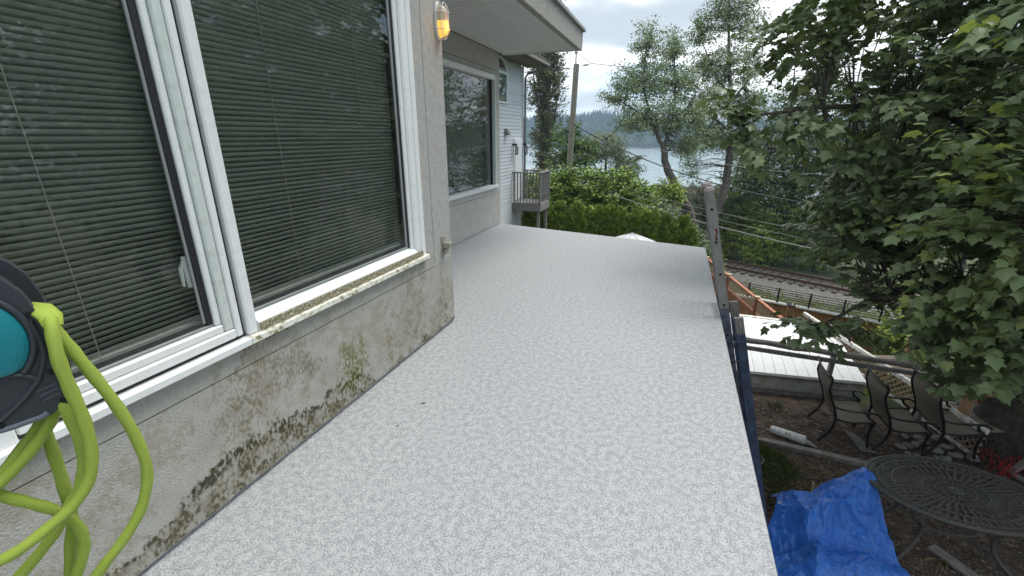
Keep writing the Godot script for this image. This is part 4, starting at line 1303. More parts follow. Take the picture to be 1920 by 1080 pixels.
	for k in 4:
		g = Geo.new()
		var cp := []
		for q in 21:
			var a := TAU * q / 20.0
			cp.append(Vector3(cos(a) * (0.07 + k * 0.006), 0.01 * k + 0.03 * sin(a + k), sin(a) * (0.09 - k * 0.004)))
		g.tube(cp, [0.004], 5)
		put(wc, "loop", g.mesh(), M.cable_pale)

# ------------------------------------------------------------------ railway
func make_railway() -> void:
	var T := thing("railway_track", Vector3.ZERO, "single railway track on grey ballast below the yards", "railway")
	var o := Vector3(3.6, -6.72, -32.35)
	var d := Vector3(0.894, 0, 0.447)
	var p := Vector3(0.447, 0, -0.894)
	var g := Geo.new()
	g.slab(PackedVector2Array([Vector2(-2.6, -0.30), Vector2(2.6, -0.30), Vector2(1.6, 0.0), Vector2(-1.6, 0.0)]), o - d * 70 + Vector3(0, -0.10, 0), p, Vector3.UP, -0.001)
	g = Geo.new()
	var q := o + Vector3(0, -0.10, 0)
	g.quad(q - d * 70 - p * 1.6, q + d * 45 - p * 1.6, q + d * 45 + p * 1.6, q - d * 70 + p * 1.6, Vector3.UP)
	g.quad(q - d * 70 - p * 1.6, q + d * 45 - p * 1.6, q + d * 45 - p * 4.2 + Vector3(0, -0.2, 0), q - d * 70 - p * 4.2 + Vector3(0, -0.2, 0), Vector3.UP)
	g.quad(q - d * 70 + p * 1.6, q + d * 45 + p * 1.6, q + d * 45 + p * 3.4 + Vector3(0, -0.3, 0), q - d * 70 + p * 3.4 + Vector3(0, -0.3, 0), Vector3.UP)
	put(T, "ballast", g.mesh(), M.gravel)
	for s in [-0.7175, 0.7175]:
		g = Geo.new()
		g.slab(PackedVector2Array([Vector2(-0.065, 0), Vector2(0.065, 0), Vector2(0.065, 0.015), Vector2(0.012, 0.035), Vector2(0.012, 0.115), Vector2(0.036, 0.125), Vector2(0.036, 0.16), Vector2(-0.036, 0.16), Vector2(-0.036, 0.125), Vector2(-0.012, 0.115), Vector2(-0.012, 0.035), Vector2(-0.065, 0.015)]), o - d * 70 + p * s, p, Vector3.UP, 115.0 * signf(p.cross(Vector3.UP).dot(d)))
		put(T, "rail", g.mesh(), M.rail_steel)
	for k in 60:
		var c := o + d * (-8.0 + k * 0.55) + Vector3(0, -0.062, 0)
		bar(T, "tie", c - p * 1.25, c + p * 1.25, 0.12, 0.21, M.tie, Vector3.UP, 0.008)
	# weeds in the verge
	var sd := PackedFloat32Array()
	for k in 1100:
		var at := o + d * rng.randf_range(-12, 16) - p * rng.randf_range(2.6, 7.5)
		var s := rng.randf_range(0.10, 0.34)
		at.y = ground_y(at.x, at.z) + 0.0
		push(sd, Basis(Vector3.UP, rng.randf() * TAU) * Basis.from_scale(Vector3(s, s, s)), at, Color(0.16, 0.20, 0.07).lerp(Color(0.34, 0.32, 0.16), rng.randf()))
	var cl := clump_mesh(9, 14)
	tag(many(self, "weeds", cl, M.leaf, sd), "sparse weeds on the gravel verge beside the railway", "weeds", "", "stuff")

# ------------------------------------------------------------------ fences
func lattice(parent: Node, a: Vector3, b: Vector3, low: float, high: float, m: Material, gap := 0.085, slat := 0.028) -> void:
	var L := (b - a).length()
	var d := (b - a) / L
	var nrm := d.cross(Vector3.UP).normalized()
	var h := high - low
	var s := -h
	while s < L:
		for lean in [1, -1]:
			var x0: float = s if lean == 1 else s + h
			var x1: float = s + h if lean == 1 else s
			var y0 := low
			var y1 := high
			# clip to 0..L
			var A := Vector2(x0, y0); var B := Vector2(x1, y1)
			if maxf(x0, x1) < 0.02 or minf(x0, x1) > L - 0.02:
				continue
			for e in 2:
				var lim := 0.0 if e == 0 else L
				var oa := A.x < lim if e == 0 else A.x > lim
				var ob := B.x < lim if e == 0 else B.x > lim
				if oa:
					A = A.lerp(B, (lim - A.x) / (B.x - A.x))
				elif ob:
					B = B.lerp(A, (lim - B.x) / (A.x - B.x))
			if A.distance_to(B) < 0.05:
				continue
			var off: Vector3 = nrm * 0.006 * lean
			bar(parent, "lattice_slat", a + d * A.x + Vector3(0, A.y, 0) + off, a + d * B.x + Vector3(0, B.y, 0) + off, slat, 0.008, m, Vector3.UP, 0.001)
		s += gap * 1.414

func make_fences() -> void:
	# red cedar fence with a trellis top running down towards the track
	var F := thing("cedar_fence", Vector3.ZERO, "reddish cedar fence with diamond trellis top running downhill", "fence")
	var a := Vector3(2.95, 0, -10.62)
	var b := Vector3(1.40, 0, -16.55)
	var top := -2.5
	var L := (b - a).length()
	var d := (b - a) / L
	var nr := d.cross(Vector3.UP)
	for k in 4:
		var c := a + d * (L * k / 3.0)
		bar(F, "post", c + Vector3(0, -5.0, 0), c + Vector3(0, top + 0.02, 0), 0.10, 0.10, M.red_cedar)
		brick(F, "post_cap", c + Vector3(-0.065, top + 0.021, -0.065), c + Vector3(0.065, top + 0.05, 0.065), M.pale_wood, 0.012)
	for k in 3:
		var p0 := a + d * (L * k / 3.0 + 0.052)
		var p1 := a + d * (L * (k + 1) / 3.0 - 0.052)
		bar(F, "top_rail", p0 + Vector3(0, top - 0.02, 0), p1 + Vector3(0, top - 0.02, 0), 0.045, 0.09, M.red_cedar)
		bar(F, "middle_rail", p0 + Vector3(0, top - 0.43, 0), p1 + Vector3(0, top - 0.43, 0), 0.07, 0.06, M.red_cedar)
		lattice(F, p0, p1, top - 0.39, top - 0.045, M.lattice)
		var m := int((p1 - p0).length() / 0.143)
		for q in m:
			var c := p0.lerp(p1, (q + 0.5) / m)
			bar(F, "board", c + Vector3(0, -4.9, 0), c + Vector3(0, top - 0.467, 0), 0.136, 0.018, M.cedar[rng.randi() % 3], nr.cross(Vector3.UP) if false else d, 0.003)
	# timber plank wall with a black bar railing on top, along the verge
	var Wl := thing("plank_wall", Vector3.ZERO, "low wall of horizontal orange planks with a whitish cap under the black railing", "wall")
	var w0 := Vector3(1.6, 0, -16.30)
	var w1 := Vector3(6.6, 0, -14.65)
	var wt := -3.58
	for k in 11:
		bar(Wl, "plank", w0 + Vector3(0, wt - 0.09 - k * 0.146, 0), w1 + Vector3(0, wt - 0.09 - k * 0.146, 0), 0.138, 0.04, M.orange_wood)
	bar(Wl, "cap", w0 + Vector3(0, wt, 0), w1 + Vector3(0, wt, 0), 0.04, 0.20, M.white_trim)
	var wd := (w1 - w0).normalized()
	bar(Wl, "end_post", w1 + wd * 0.07 + Vector3(0, -5.2, 0), w1 + wd * 0.07 + Vector3(0, wt + 0.05, 0), 0.13, 0.13, M.white_trim)
	var Br := thing("bar_railing", Vector3.ZERO, "black metal railing of thin horizontal bars above the plank wall", "railing")
	for k in 6:
		bar(Br, "bar", w0 + Vector3(0, wt + 0.10 + k * 0.075, 0), w1 + Vector3(0, wt + 0.10 + k * 0.075, 0), 0.018, 0.018, M.black_metal)
	for k in 6:
		var c := w0.lerp(w1, (k + 0.4) / 6.0) - wd.cross(Vector3.UP) * 0.02
		bar(Br, "post", c + Vector3(0, wt + 0.021, 0), c + Vector3(0, wt + 0.50, 0), 0.045, 0.045, M.black_metal)
	# tall post with a dark pyramid cap
	var Q := thing("fence_post", Vector3(3.24, 0, -12.6), "square wooden post with a dark pyramid cap before the black railing", "post")
	bar(Q, "shaft", Vector3(0, -5.0, 0), Vector3(0, -2.62, 0), 0.13, 0.13, M.cedar[1])
	var g := Geo.new()
	g.slab(PackedVector2Array([Vector2(-0.09, -0.09), Vector2(0.09, -0.09), Vector2(0.09, 0.09), Vector2(-0.09, 0.09)]), Vector3(0, -2.618, 0), Vector3.RIGHT, Vector3.FORWARD, 0.04, 0.006)
	g.lathe([Vector2(0.11, -2.578), Vector2(0.02, -2.51), Vector2(0, -2.505)], 4)
	put(Q, "cap", g.mesh(), M.black_metal)

# ------------------------------------------------------------------ lower deck on the right
func make_lower_deck() -> void:
	var Ld := thing("lower_deck", Vector3.ZERO, "lower wooden deck with white edge trim over diamond lattice beside the chairs", "deck")
	var a := Vector3(2.98, -2.06, -10.52)
	var b := Vector3(4.20, -2.06, -6.62)
	var L := (b - a).length()
	var d := (b - a) / L
	var p := Vector3(-d.z, 0, d.x)
	if p.x < 0: p = -p
	bar(Ld, "edge_trim", a, b, 0.07, 0.06, M.white_trim)
	bar(Ld, "lower_trim", a + Vector3(0, -0.40, 0), b + Vector3(0, -0.40, 0), 0.05, 0.04, M.white_trim)
	lattice(Ld, Vector3(a.x, 0, a.z), Vector3(b.x, 0, b.z), -2.43, -2.10, M.lattice, 0.075, 0.03)
	var n := int(L / 0.146)
	for k in range(int(n * 0.5), n):
		var c := a + d * ((k + 0.5) * L / n) + p * 0.034 + Vector3(0, 0.012, 0)
		bar(Ld, "deck_board", c, c + p * 0.62, 0.026, 0.138, M.deck_planks[rng.randi() % 2])
	# guard along the far side: light rail on posts, cable infill
	var Gd := thing("cable_railing", Vector3.ZERO, "guard railing of pale wood posts and thin cables on the lower deck", "railing")
	var ra := a.lerp(b, 0.5) + p * 0.52 + Vector3(0, 0.028, 0)
	var rb := b + p * 0.52 + Vector3(0, 0.028, 0)
	bar(Gd, "top_rail", ra + Vector3(0, 0.40, 0), rb + Vector3(0, 0.40, 0), 0.035, 0.12, M.pale_wood)
	for k in 4:
		var t := 0.02 + k * 0.32
		var c := ra.lerp(rb, t)
		bar(Gd, "post", c, c + Vector3(0, 0.38, 0), 0.09, 0.09, M.orange_wood)
	for k in 6:
		var g := Geo.new()
		g.tube([ra + p * 0.06 + Vector3(0, 0.05 + k * 0.055, 0), rb + p * 0.06 + Vector3(0, 0.05 + k * 0.055, 0)], [0.004], 5)
		put(Gd, "cable", g.mesh(), M.cable_pale)
	# near stub of railing at the end of the lower deck
	var St := thing("stair_railing", Vector3.ZERO, "short wooden handrail on two posts at the near end of the lower deck", "railing")
	bar(St, "handrail", Vector3(3.95, -1.70, -7.05), Vector3(4.62, -1.68, -6.95), 0.05, 0.09, M.orange_wood)
	for xx in [4.12, 4.52]:
		bar(St, "post", Vector3(xx, -2.034, -7.02), Vector3(xx, -1.69, -7.0), 0.09, 0.09, M.cedar[2])
	# tall post behind the lattice
	var Tp := thing("deck_post", Vector3(3.52, 0, -9.4), "stout wooden post with flat cap standing at the lattice", "post")
	bar(Tp, "shaft", Vector3(0, -3.2, 0), Vector3(0, -1.72, 0), 0.12, 0.12, M.cedar[1])
	brick(Tp, "cap", Vector3(-0.085, -1.718, -0.085), Vector3(0.085, -1.68, 0.085), M.weathered, 0.01)

# ------------------------------------------------------------------ plants
func maple_leaf(sd: int) -> ArrayMesh:
	var r := RandomNumberGenerator.new()
	r.seed = sd
	var half := [Vector2(0.22, -0.08), Vector2(0.46, 0.05), Vector2(0.37, 0.23), Vector2(0.53, 0.52), Vector2(0.27, 0.57), Vector2(0.0, 1.0)]
	var g := Geo.new()
	var fold := r.randf_range(0.10, 0.30)
	var sag := r.randf_range(0.10, 0.30)
	var curl := r.randf_range(-0.12, 0.12)
	for s in [-1.0, 1.0]:
		var P := []
		for q in half:
			var w: Vector2 = q + Vector2(r.randf_range(-0.03, 0.03), r.randf_range(-0.03, 0.03))
			if q.x == 0.0: w = q
			P.append(Vector3(s * w.x, -fold * w.x - sag * w.y * w.y + curl * s * w.x * w.y, w.y))
		var c0 := Vector3.ZERO
		var c1 := Vector3(0, -sag * 0.12, 0.35)
		for t in [[c0, P[0], P[1]], [c0, P[1], P[2]], [c0, P[2], c1], [c1, P[2], P[3]], [c1, P[3], P[4]], [c1, P[4], P[5]]]:
			g.flat3(t[0], t[1], t[2], Vector3.UP)
	return g.mesh()

func oval_leaf(wide := 0.32) -> ArrayMesh:
	var g := Geo.new()
	for s in [-1.0, 1.0]:
		g.flat3(Vector3.ZERO, Vector3(s * wide, -0.06, 0.38), Vector3(0, 0.02, 0.5), Vector3.UP)
		g.flat3(Vector3(0, 0.02, 0.5), Vector3(s * wide, -0.06, 0.38), Vector3(0, -0.1, 1.0), Vector3.UP)
	return g.mesh()

func fan_leaf() -> ArrayMesh:
	var g := Geo.new()
	for k in 5:
		var a := (k - 2) * 0.36
		var d := Vector3(sin(a), 0, cos(a))
		var l := 1.0 - absf(k - 2) * 0.16
		var w := Vector3(cos(a), 0, -sin(a)) * 0.085
		g.flat3(d * 0.1 - w * 0.4, d * l * 0.6 - w + Vector3(0, 0.05, 0), d * l, Vector3.UP)
		g.flat3(d * 0.1 - w * 0.4, d * l, d * l * 0.6 + w - Vector3(0, 0.03, 0), Vector3.UP)
	return g.mesh()

# T: trunk and limbs as [points, radii]; lobes as [centre, radii, sprays]
func grow(root: Node3D, T: Array, lobes: Array, o: Dictionary) -> void:
	var at := root.position
	var nodes := PackedVector3Array()
	var first := true
	for limb in T:
		var pts := []
		for p in limb[0]:
			pts.append(p - at)
		var fine := []
		var fr := []
		for k in pts.size() - 1:
			for q in 4:
				var t := q / 4.0
				var p0: Vector3 = pts[max(k - 1, 0)]; var p3: Vector3 = pts[min(k + 2, pts.size() - 1)]
				fine.append(pts[k].cubic_interpolate(pts[k + 1], p0, p3, t) + rv(0.25) * float(limb[1][min(k, limb[1].size() - 1)]))
				fr.append(lerpf(limb[1][min(k, limb[1].size() - 1)], limb[1][min(k + 1, limb[1].size() - 1)], t))
		fine.append(pts[-1]); fr.append(limb[1][-1])
		var g := Geo.new()
		g.tube(fine, fr, o.get("sides", 9), true)
		put(root, "trunk" if first else "limb", g.mesh(), o.bark)
		first = false
		for k in fine.size():
			if limb.size() < 3 or k > 2:
				nodes.append(fine[k])
	var twig := Geo.new()
	var buf := PackedFloat32Array()
	var singles := []
	var eye := Vector3(0, 1.6, 0) - at
	for lobe in lobes:
		var c: Vector3 = lobe[0] - at
		for k in lobe[2]:
			var d := Vector3(rng.randfn(), rng.randfn(), rng.randfn()).normalized()
			var rr := pow(rng.randf_range(o.get("hollow", 0.12), 1.0), 0.4) * rng.randf_range(0.82, 1.12)
			var p: Vector3 = c + d * rr * lobe[1] * o.get("loose", 1.0)
			# the nearest piece of limb carries this spray
			var best := 0
			var bd := 1e9
			for q in nodes.size():
				var dd := nodes[q].distance_squared_to(p)
				if dd < bd:
					bd = dd; best = q
			var from := nodes[best]
			var out := (p - from)
			var away := Vector3(out.x, out.y * 0.4, out.z).normalized()
			if away.length() < 0.5:
				away = d
			var dir := (away + d * 0.5 + rv(0.45) + Vector3(0, o.get("lift", 0.0), 0)).normalized()
			var L: float = o.spray * rng.randf_range(0.7, 1.3)
			var tip := p + dir * L * 0.5
			var mid := p - dir * L * 0.5
			if o.get("twigs", true):
				twig.tube([from, from.lerp(mid, 0.5) + Vector3(0, 0.06, 0) * out.length(), mid, tip - Vector3(0, L * 0.1, 0)], [o.twig * 2.2, o.twig * 1.5, o.twig, o.twig * 0.35], 4, false)
			var side := dir.cross(Vector3.UP).normalized()
			var shade := rng.randf()
			for q in o.leaves:
				var t: float = (q + rng.randf() * 0.8) / o.leaves
				var sg: float = 1.0 if q % 2 == 0 else -1.0
				var ld := (dir * rng.randf_range(0.25, 0.9) + side * sg * rng.randf_range(0.3, 1.1) + Vector3(0, -o.get("droop", 0.4) * rng.randf_range(0.2, 1.4), 0) + rv(0.2)).normalized()
				var s: float = rng.randf_range(o.size[0], o.size[1])
				var lp := mid.lerp(tip, t) + ld * s * rng.randf_range(0.15, 0.75) + rv(o.get("jitter", 0.03)) - Vector3(0, t * L * 0.12, 0)
				var nrm: Vector3 = (Vector3.UP * o.get("flat", 1.0) + rv(0.75)).normalized()
				var x: Vector3 = nrm.cross(ld).normalized()
				nrm = ld.cross(x).normalized()
				var b := Basis(x * s, nrm * s, ld * s)
				var col: Color = o.colors[0].lerp(o.colors[1], clampf(shade * 0.6 + rng.randf() * 0.4, 0, 1))
				if rng.randf() < o.get("young", 0.0):
					col = o.colors[2]
				if o.get("own", 0) > 0:
					singles.append([lp.distance_squared_to(eye), b, lp, col])
				else:
					push(buf, b, lp, col)
	if o.get("twigs", true):
		tag(put(root, "branches", twig.mesh(), o.bark), "", "", "", "stuff")
	if o.get("own", 0) > 0:
		# the leaves that show largest stand alone
		var fwd := Vector3(-0.3214, -0.3272, -0.8886)
		var right := Vector3(0.9404, 0, -0.3401)
		var seen := []
		var rest := []
		for s in singles:
			var v: Vector3 = s[2] - eye
			var dz := v.dot(fwd)
			var dx := v.dot(right) / dz if dz > 0.3 else 9.0
			var dy := v.dot(right.cross(fwd)) / dz if dz > 0.3 else 9.0
			if dz > 0.3 and absf(dx) < 1.14 and absf(dy) < 0.64:
				seen.append(s)
			else:
				rest.append(s)
		seen.sort_custom(func(a, b): return a[0] < b[0])
		var shades := []
		for k in 5:
			var m: StandardMaterial3D = M.maple.duplicate()
			m.vertex_color_use_as_albedo = false
			m.albedo_color = (o.colors[0].lerp(o.colors[1], k / 3.0) if k < 4 else o.colors[2]).linear_to_srgb()
			shades.append(m)
		for k in seen.size():
			var s = seen[k]
			if k < o.own:
				var tone := 4 if s[3] == o.colors[2] else clampi(int(inverse_lerp(o.colors[0].g, o.colors[1].g, s[3].g) * 3.99), 0, 3)
				put(root, "leaf", o.mesh[k % o.mesh.size()], shades[tone], Transform3D(s[1], s[2]))
			else:
				rest.append(s)
		var bufs := []
		for k in o.mesh.size():
			bufs.append(PackedFloat32Array())
		for k in rest.size():
			push(bufs[k % o.mesh.size()], rest[k][1], rest[k][2], rest[k][3])
		for k in o.mesh.size():
			tag(many(root, "foliage", o.mesh[k], o.mat, bufs[k]), "", "", "", "stuff")
	else:
		tag(many(root, "crown", o.mesh[0], o.mat, buf), "", "", "", "stuff")

func cedar_shrub(at: Vector3, top: float, wide: float, label: String) -> void:
	var S := thing("cedar_hedge_shrub", at, label, "shrub", "clipped cedars of the hedge")
	var h := top - at.y
	var g := Geo.new()
	g.tube([Vector3(0, 0, 0), Vector3(0, h * 0.8, 0)], [0.06, 0.02], 6)
	put(S, "trunk", g.mesh(), M.bark)
	var buf := PackedFloat32Array()
	var f := FastNoiseLite.new()
	f.seed = rng.randi() % 1000
	f.frequency = 1.6
	for k in 4200:
		var t := 1.0 - pow(rng.randf(), 1.6) * 0.8
		var a := rng.randf() * TAU
		var r := wide * pow(maxf(sin(PI * clampf(t * 0.86 + 0.14, 0, 1)), 0.0), 0.42)
		var p := Vector3(cos(a) * r, h * t * 0.97, sin(a) * r)
		p *= 1.0 + 0.16 * f.get_noise_3d(p.x * 1.5, p.y * 1.5, p.z * 1.5)
		p.y = minf(p.y, h)
		p *= Vector3(1, 0.97, 1) * rng.randf_range(0.55, 1.03) if k % 3 == 0 else Vector3.ONE * rng.randf_range(0.86, 1.03)
		var out := Vector3(cos(a), 0.35 + t * 1.1, sin(a)).normalized()
		var ld := (out + Vector3.UP * 0.5 + rv(0.5)).normalized()
		var nrm := ld.cross(rv(1.0)).normalized()
		var x: Vector3 = nrm.cross(ld).normalized()
		var s := rng.randf_range(0.10, 0.22)
		push(buf, Basis(x * s, ld.cross(x) * s, ld * s), p, Color(0.11, 0.18, 0.03).lerp(Color(0.26, 0.35, 0.06), rng.randf()))
	tag(many(S, "crown", fan_leaf(), M.scale_leaf, buf), "", "", "", "stuff")

func make_plants() -> void:
	# --- the big maple
	var mp := thing("maple_tree", Vector3(4.55, -2.5, -6.95), "large maple with dark broad leaves overhanging the patio chairs", "tree")
	var B := Vector3(4.55, -2.5, -6.95)
	var trunk := [
		[[B, B + Vector3(0.05, 0.5, 0), B + Vector3(0.12, 1.3, 0.05), B + Vector3(0.1, 2.6, 0.1), B + Vector3(0, 4.2, 0.1), B + Vector3(-0.1, 6.5, 0), B + Vector3(0.1, 8.6, 0)], [0.42, 0.33, 0.29, 0.25, 0.19, 0.11, 0.03]],
		[[B + Vector3(0.1, 2.2, 0.1), Vector3(3.9, 0.6, -6.2), Vector3(3.1, 0.9, -5.3), Vector3(2.6, 1.0, -4.5), Vector3(2.3, 1.0, -3.9)], [0.11, 0.08, 0.055, 0.03, 0.012], 1],
		[[B + Vector3(0.1, 2.6, 0.1), Vector3(3.7, 1.2, -6.6), Vector3(2.7, 1.8, -6.3), Vector3(1.7, 1.9, -6.0), Vector3(0.6, 1.8, -5.6)], [0.11, 0.08, 0.05, 0.028, 0.008], 1],
		[[B + Vector3(0.1, 3.2, 0.1), Vector3(3.6, 2.4, -6.8), Vector3(2.6, 3.4, -6.8), Vector3(1.6, 3.9, -6.8)], [0.10, 0.07, 0.045, 0.012], 1],
		[[B + Vector3(0.1, 1.9, 0.1), Vector3(3.8, 0.1, -6.3), Vector3(2.9, 0.2, -5.6), Vector3(2.2, 0.1, -5.3), Vector3(1.6, -0.35, -5.15)], [0.09, 0.06, 0.04, 0.022, 0.006], 1],
		[[B + Vector3(0.1, 3.5, 0.1), Vector3(4.0, 2.4, -6.0), Vector3(3.4, 2.9, -5.2), Vector3(2.9, 3.0, -4.4)], [0.10, 0.07, 0.045, 0.012], 1],
		[[B + Vector3(0.1, 3.0, 0.1), Vector3(5.6, 1.4, -7.6), Vector3(6.8, 2.1, -8.4)], [0.11, 0.07, 0.02], 1],
		[[B + Vector3(0.1, 2.0, 0.1), Vector3(4.4, 0.3, -5.9), Vector3(4.2, 0.3, -4.9), Vector3(3.4, -0.1, -4.3)], [0.09, 0.06, 0.035, 0.012], 1],
		[[B + Vector3(0.1, 3.4, 0.1), Vector3(4.6, 2.2, -8.4), Vector3(4.0, 2.8, -9.6)], [0.10, 0.06, 0.02], 1]]
	var lobes := [
		[Vector3(4.4, 2.8, -6.9), Vector3(2.4, 2.6, 2.4), 360], [Vector3(2.55, 1.7, -6.1), Vector3(1.1, 1.35, 1.1), 225], [Vector3(2.4, 3.7, -6.7), Vector3(1.45, 1.2, 1.4), 170],
		[Vector3(2.75, 1.15, -4.5), Vector3(0.85, 1.15, 0.85), 130], [Vector3(3.1, 2.8, -4.7), Vector3(1.1, 1.0, 1.0), 110], [Vector3(2.0, 0.75, -5.6), Vector3(0.5, 0.5, 0.45), 55],
		[Vector3(2.75, 0.05, -4.5), Vector3(0.65, 0.38, 0.5), 55], [Vector3(3.5, 0.0, -5.5), Vector3(0.9, 0.6, 0.9), 90], [Vector3(4.3, 0.35, -6.2), Vector3(1.3, 0.85, 1.1), 130],
		[Vector3(6.3, 1.9, -7.8), Vector3(2.1, 2.3, 2.0), 220], [Vector3(5.2, 2.9, -8.6), Vector3(1.2, 1.5, 1.0), 50], [Vector3(1.25, 1.85, -5.8), Vector3(0.5, 0.4, 0.4), 17], [Vector3(2.25, 0.12, -5.4), Vector3(0.35, 0.14, 0.25), 9], [Vector3(0.62, 1.85, -5.6), Vector3(0.32, 0.16, 0.22), 7], [Vector3(0.62, 1.55, -5.55), Vector3(0.25, 0.14, 0.2), 6],
		[Vector3(1.75, -0.30, -5.15), Vector3(0.40, 0.14, 0.22), 12], [Vector3(1.3, 2.7, -6.5), Vector3(0.6, 0.6, 0.5), 40], [Vector3(5.2, 0.6, -5.2), Vector3(1.2, 1.2, 1.0), 90]]
	grow(mp, trunk, lobes, {"bark": M.bark, "mesh": [maple_leaf(1), maple_leaf(2), maple_leaf(3), maple_leaf(4)], "mat": M.maple, "size": [0.068, 0.125], "leaves": 18, "spray": 0.55, "twig": 0.004,
		"colors": [Color(0.10, 0.145, 0.064), Color(0.18, 0.235, 0.11), Color(0.27, 0.32, 0.11)], "young": 0.04, "flat": 1.1, "droop": 0.55, "own": 300, "sides": 14, "hollow": 0.1})
	# --- cottonwoods by the track
	var ov := oval_leaf(0.42)
	var broad_leaf := oval_leaf(0.40)
	var c1 := thing("cottonwood_tree", Vector3(2.2, -6.9, -27.2), "leaning cottonwood with forked grey trunk standing against the water", "tree")
	grow(c1, [
		[[Vector3(2.2, -6.9, -27.2), Vector3(1.7, -4.6, -27.6), Vector3(0.95, -2.6, -28.0), Vector3(0.0, -1.15, -28.2), Vector3(-0.55, -0.05, -28.4), Vector3(-0.85, 0.9, -28.6)], [0.40, 0.34, 0.29, 0.25, 0.21, 0.19]],
		[[Vector3(-0.85, 0.9, -28.6), Vector3(-1.45, 2.0, -28.8), Vector3(-1.95, 3.2, -29.1), Vector3(-2.4, 4.7, -29.4), Vector3(-2.4, 6.6, -30.0), Vector3(-2.2, 7.6, -30.4)], [0.13, 0.10, 0.08, 0.06, 0.035, 0.01]],
		[[Vector3(-0.85, 0.9, -28.6), Vector3(-0.6, 2.05, -29.0), Vector3(-0.5, 3.2, -29.5), Vector3(-0.7, 5.0, -30.2), Vector3(-0.9, 6.9, -30.7)], [0.13, 0.10, 0.08, 0.05, 0.01]],
		[[Vector3(-1.5, 2.1, -28.8), Vector3(-2.6, 3.0, -28.7), Vector3(-3.9, 3.7, -28.6)], [0.08, 0.05, 0.012]],
		[[Vector3(-0.55, 2.6, -29.2), Vector3(0.2, 3.2, -29.6), Vector3(0.7, 4.2, -30.0)], [0.07, 0.05, 0.012]]],
		[[Vector3(-2.4, 6.7, -30.2), Vector3(0.7, 1.2, 0.8), 70], [Vector3(-0.95, 6.5, -30.6), Vector3(0.6, 1.0, 0.8), 60], [Vector3(-3.1, 4.7, -29.2), Vector3(0.85, 0.8, 0.9), 75], [Vector3(-1.7, 4.7, -29.8), Vector3(0.95, 1.0, 1.0), 95],
		[Vector3(-0.1, 4.6, -30.3), Vector3(0.8, 0.9, 0.8), 70], [Vector3(-2.6, 2.7, -28.8), Vector3(1.0, 0.8, 0.9), 90], [Vector3(-0.9, 2.7, -29.3), Vector3(1.0, 0.9, 1.0), 95], [Vector3(0.45, 2.8, -29.8), Vector3(0.7, 0.9, 0.8), 70],
		[Vector3(-3.9, 3.8, -28.7), Vector3(0.6, 0.3, 0.5), 26], [Vector3(0.3, 1.1, -29.3), Vector3(0.8, 0.5, 0.7), 45]],
		{"bark": M.bark_pale, "mesh": [ov], "mat": M.leaf, "size": [0.08, 0.135], "leaves": 34, "spray": 1.0, "twig": 0.007, "colors": [Color(0.16, 0.215, 0.10), Color(0.35, 0.41, 0.25)], "flat": 0.3, "droop": 0.4, "lift": 0.35, "jitter": 0.16, "hollow": 0.0, "loose": 1.25})
	var c2 := thing("cottonwood_tree", Vector3(1.9, -6.95, -29.0), "taller cottonwood with curved trunk beside the leaning cottonwood", "tree")
	grow(c2, [
		[[Vector3(1.9, -6.95, -29.0), Vector3(2.45, -4.4, -30.2), Vector3(2.75, -2.7, -30.9), Vector3(3.08, -1.4, -31.5), Vector3(3.05, 0.2, -32.0), Vector3(2.95, 1.8, -32.6), Vector3(2.75, 4.0, -33.3), Vector3(2.4, 6.0, -34.0), Vector3(2.1, 8.6, -34.7), Vector3(1.9, 10.4, -35.0)], [0.38, 0.31, 0.27, 0.24, 0.21, 0.18, 0.14, 0.10, 0.06, 0.015]],
		[[Vector3(2.95, 1.8, -32.6), Vector3(1.9, 2.7, -32.4), Vector3(0.9, 3.0, -32.2)], [0.09, 0.06, 0.015]],
		[[Vector3(2.75, 4.0, -33.3), Vector3(1.6, 5.4, -33.4), Vector3(0.6, 7.4, -33.8)], [0.09, 0.06, 0.015]],
		[[Vector3(2.8, 3.6, -33.2), Vector3(3.6, 4.9, -33.7), Vector3(4.3, 6.6, -34.2)], [0.09, 0.06, 0.015]],
		[[Vector3(3.0, 1.0, -32.3), Vector3(3.9, 1.4, -32.6), Vector3(4.8, 1.3, -32.8)], [0.07, 0.05, 0.012]]],
		[[Vector3(1.4, 8.8, -34.6), Vector3(0.9, 1.1, 0.9), 90], [Vector3(2.9, 8.6, -34.9), Vector3(1.1, 1.3, 1.0), 110], [Vector3(1.25, 5.9, -33.6), Vector3(1.1, 0.9, 1.0), 105], [Vector3(3.1, 5.8, -34.0), Vector3(1.3, 1.1, 1.1), 120],
		[Vector3(1.7, 3.7, -32.9), Vector3(1.1, 0.9, 1.0), 105], [Vector3(3.9, 3.5, -33.5), Vector3(1.2, 1.0, 1.0), 110], [Vector3(1.2, 1.7, -32.0), Vector3(0.9, 0.9, 0.8), 70], [Vector3(2.4, 1.6, -32.3), Vector3(0.9, 0.8, 0.9), 70],
		[Vector3(0.4, 7.9, -33.9), Vector3(0.7, 0.6, 0.6), 45], [Vector3(4.0, 1.1, -32.7), Vector3(0.9, 0.8, 0.9), 70], [Vector3(2.2, 10.6, -35.0), Vector3(1.1, 1.0, 1.0), 80], [Vector3(1.0, -0.2, -31.7), Vector3(0.5, 0.7, 0.5), 26]],
		{"bark": M.bark_pale, "mesh": [ov], "mat": M.leaf, "size": [0.08, 0.135], "leaves": 34, "spray": 1.0, "twig": 0.007, "colors": [Color(0.16, 0.215, 0.10), Color(0.35, 0.41, 0.25)], "flat": 0.3, "droop": 0.4, "lift": 0.35, "jitter": 0.16, "hollow": 0.0, "loose": 1.25})
	# --- upright poplar behind the neighbour's house
	var po := thing("poplar_tree", Vector3(-10.4, -8.0, -36.6), "tall upright poplar with open dark branches behind the white sided house", "tree")
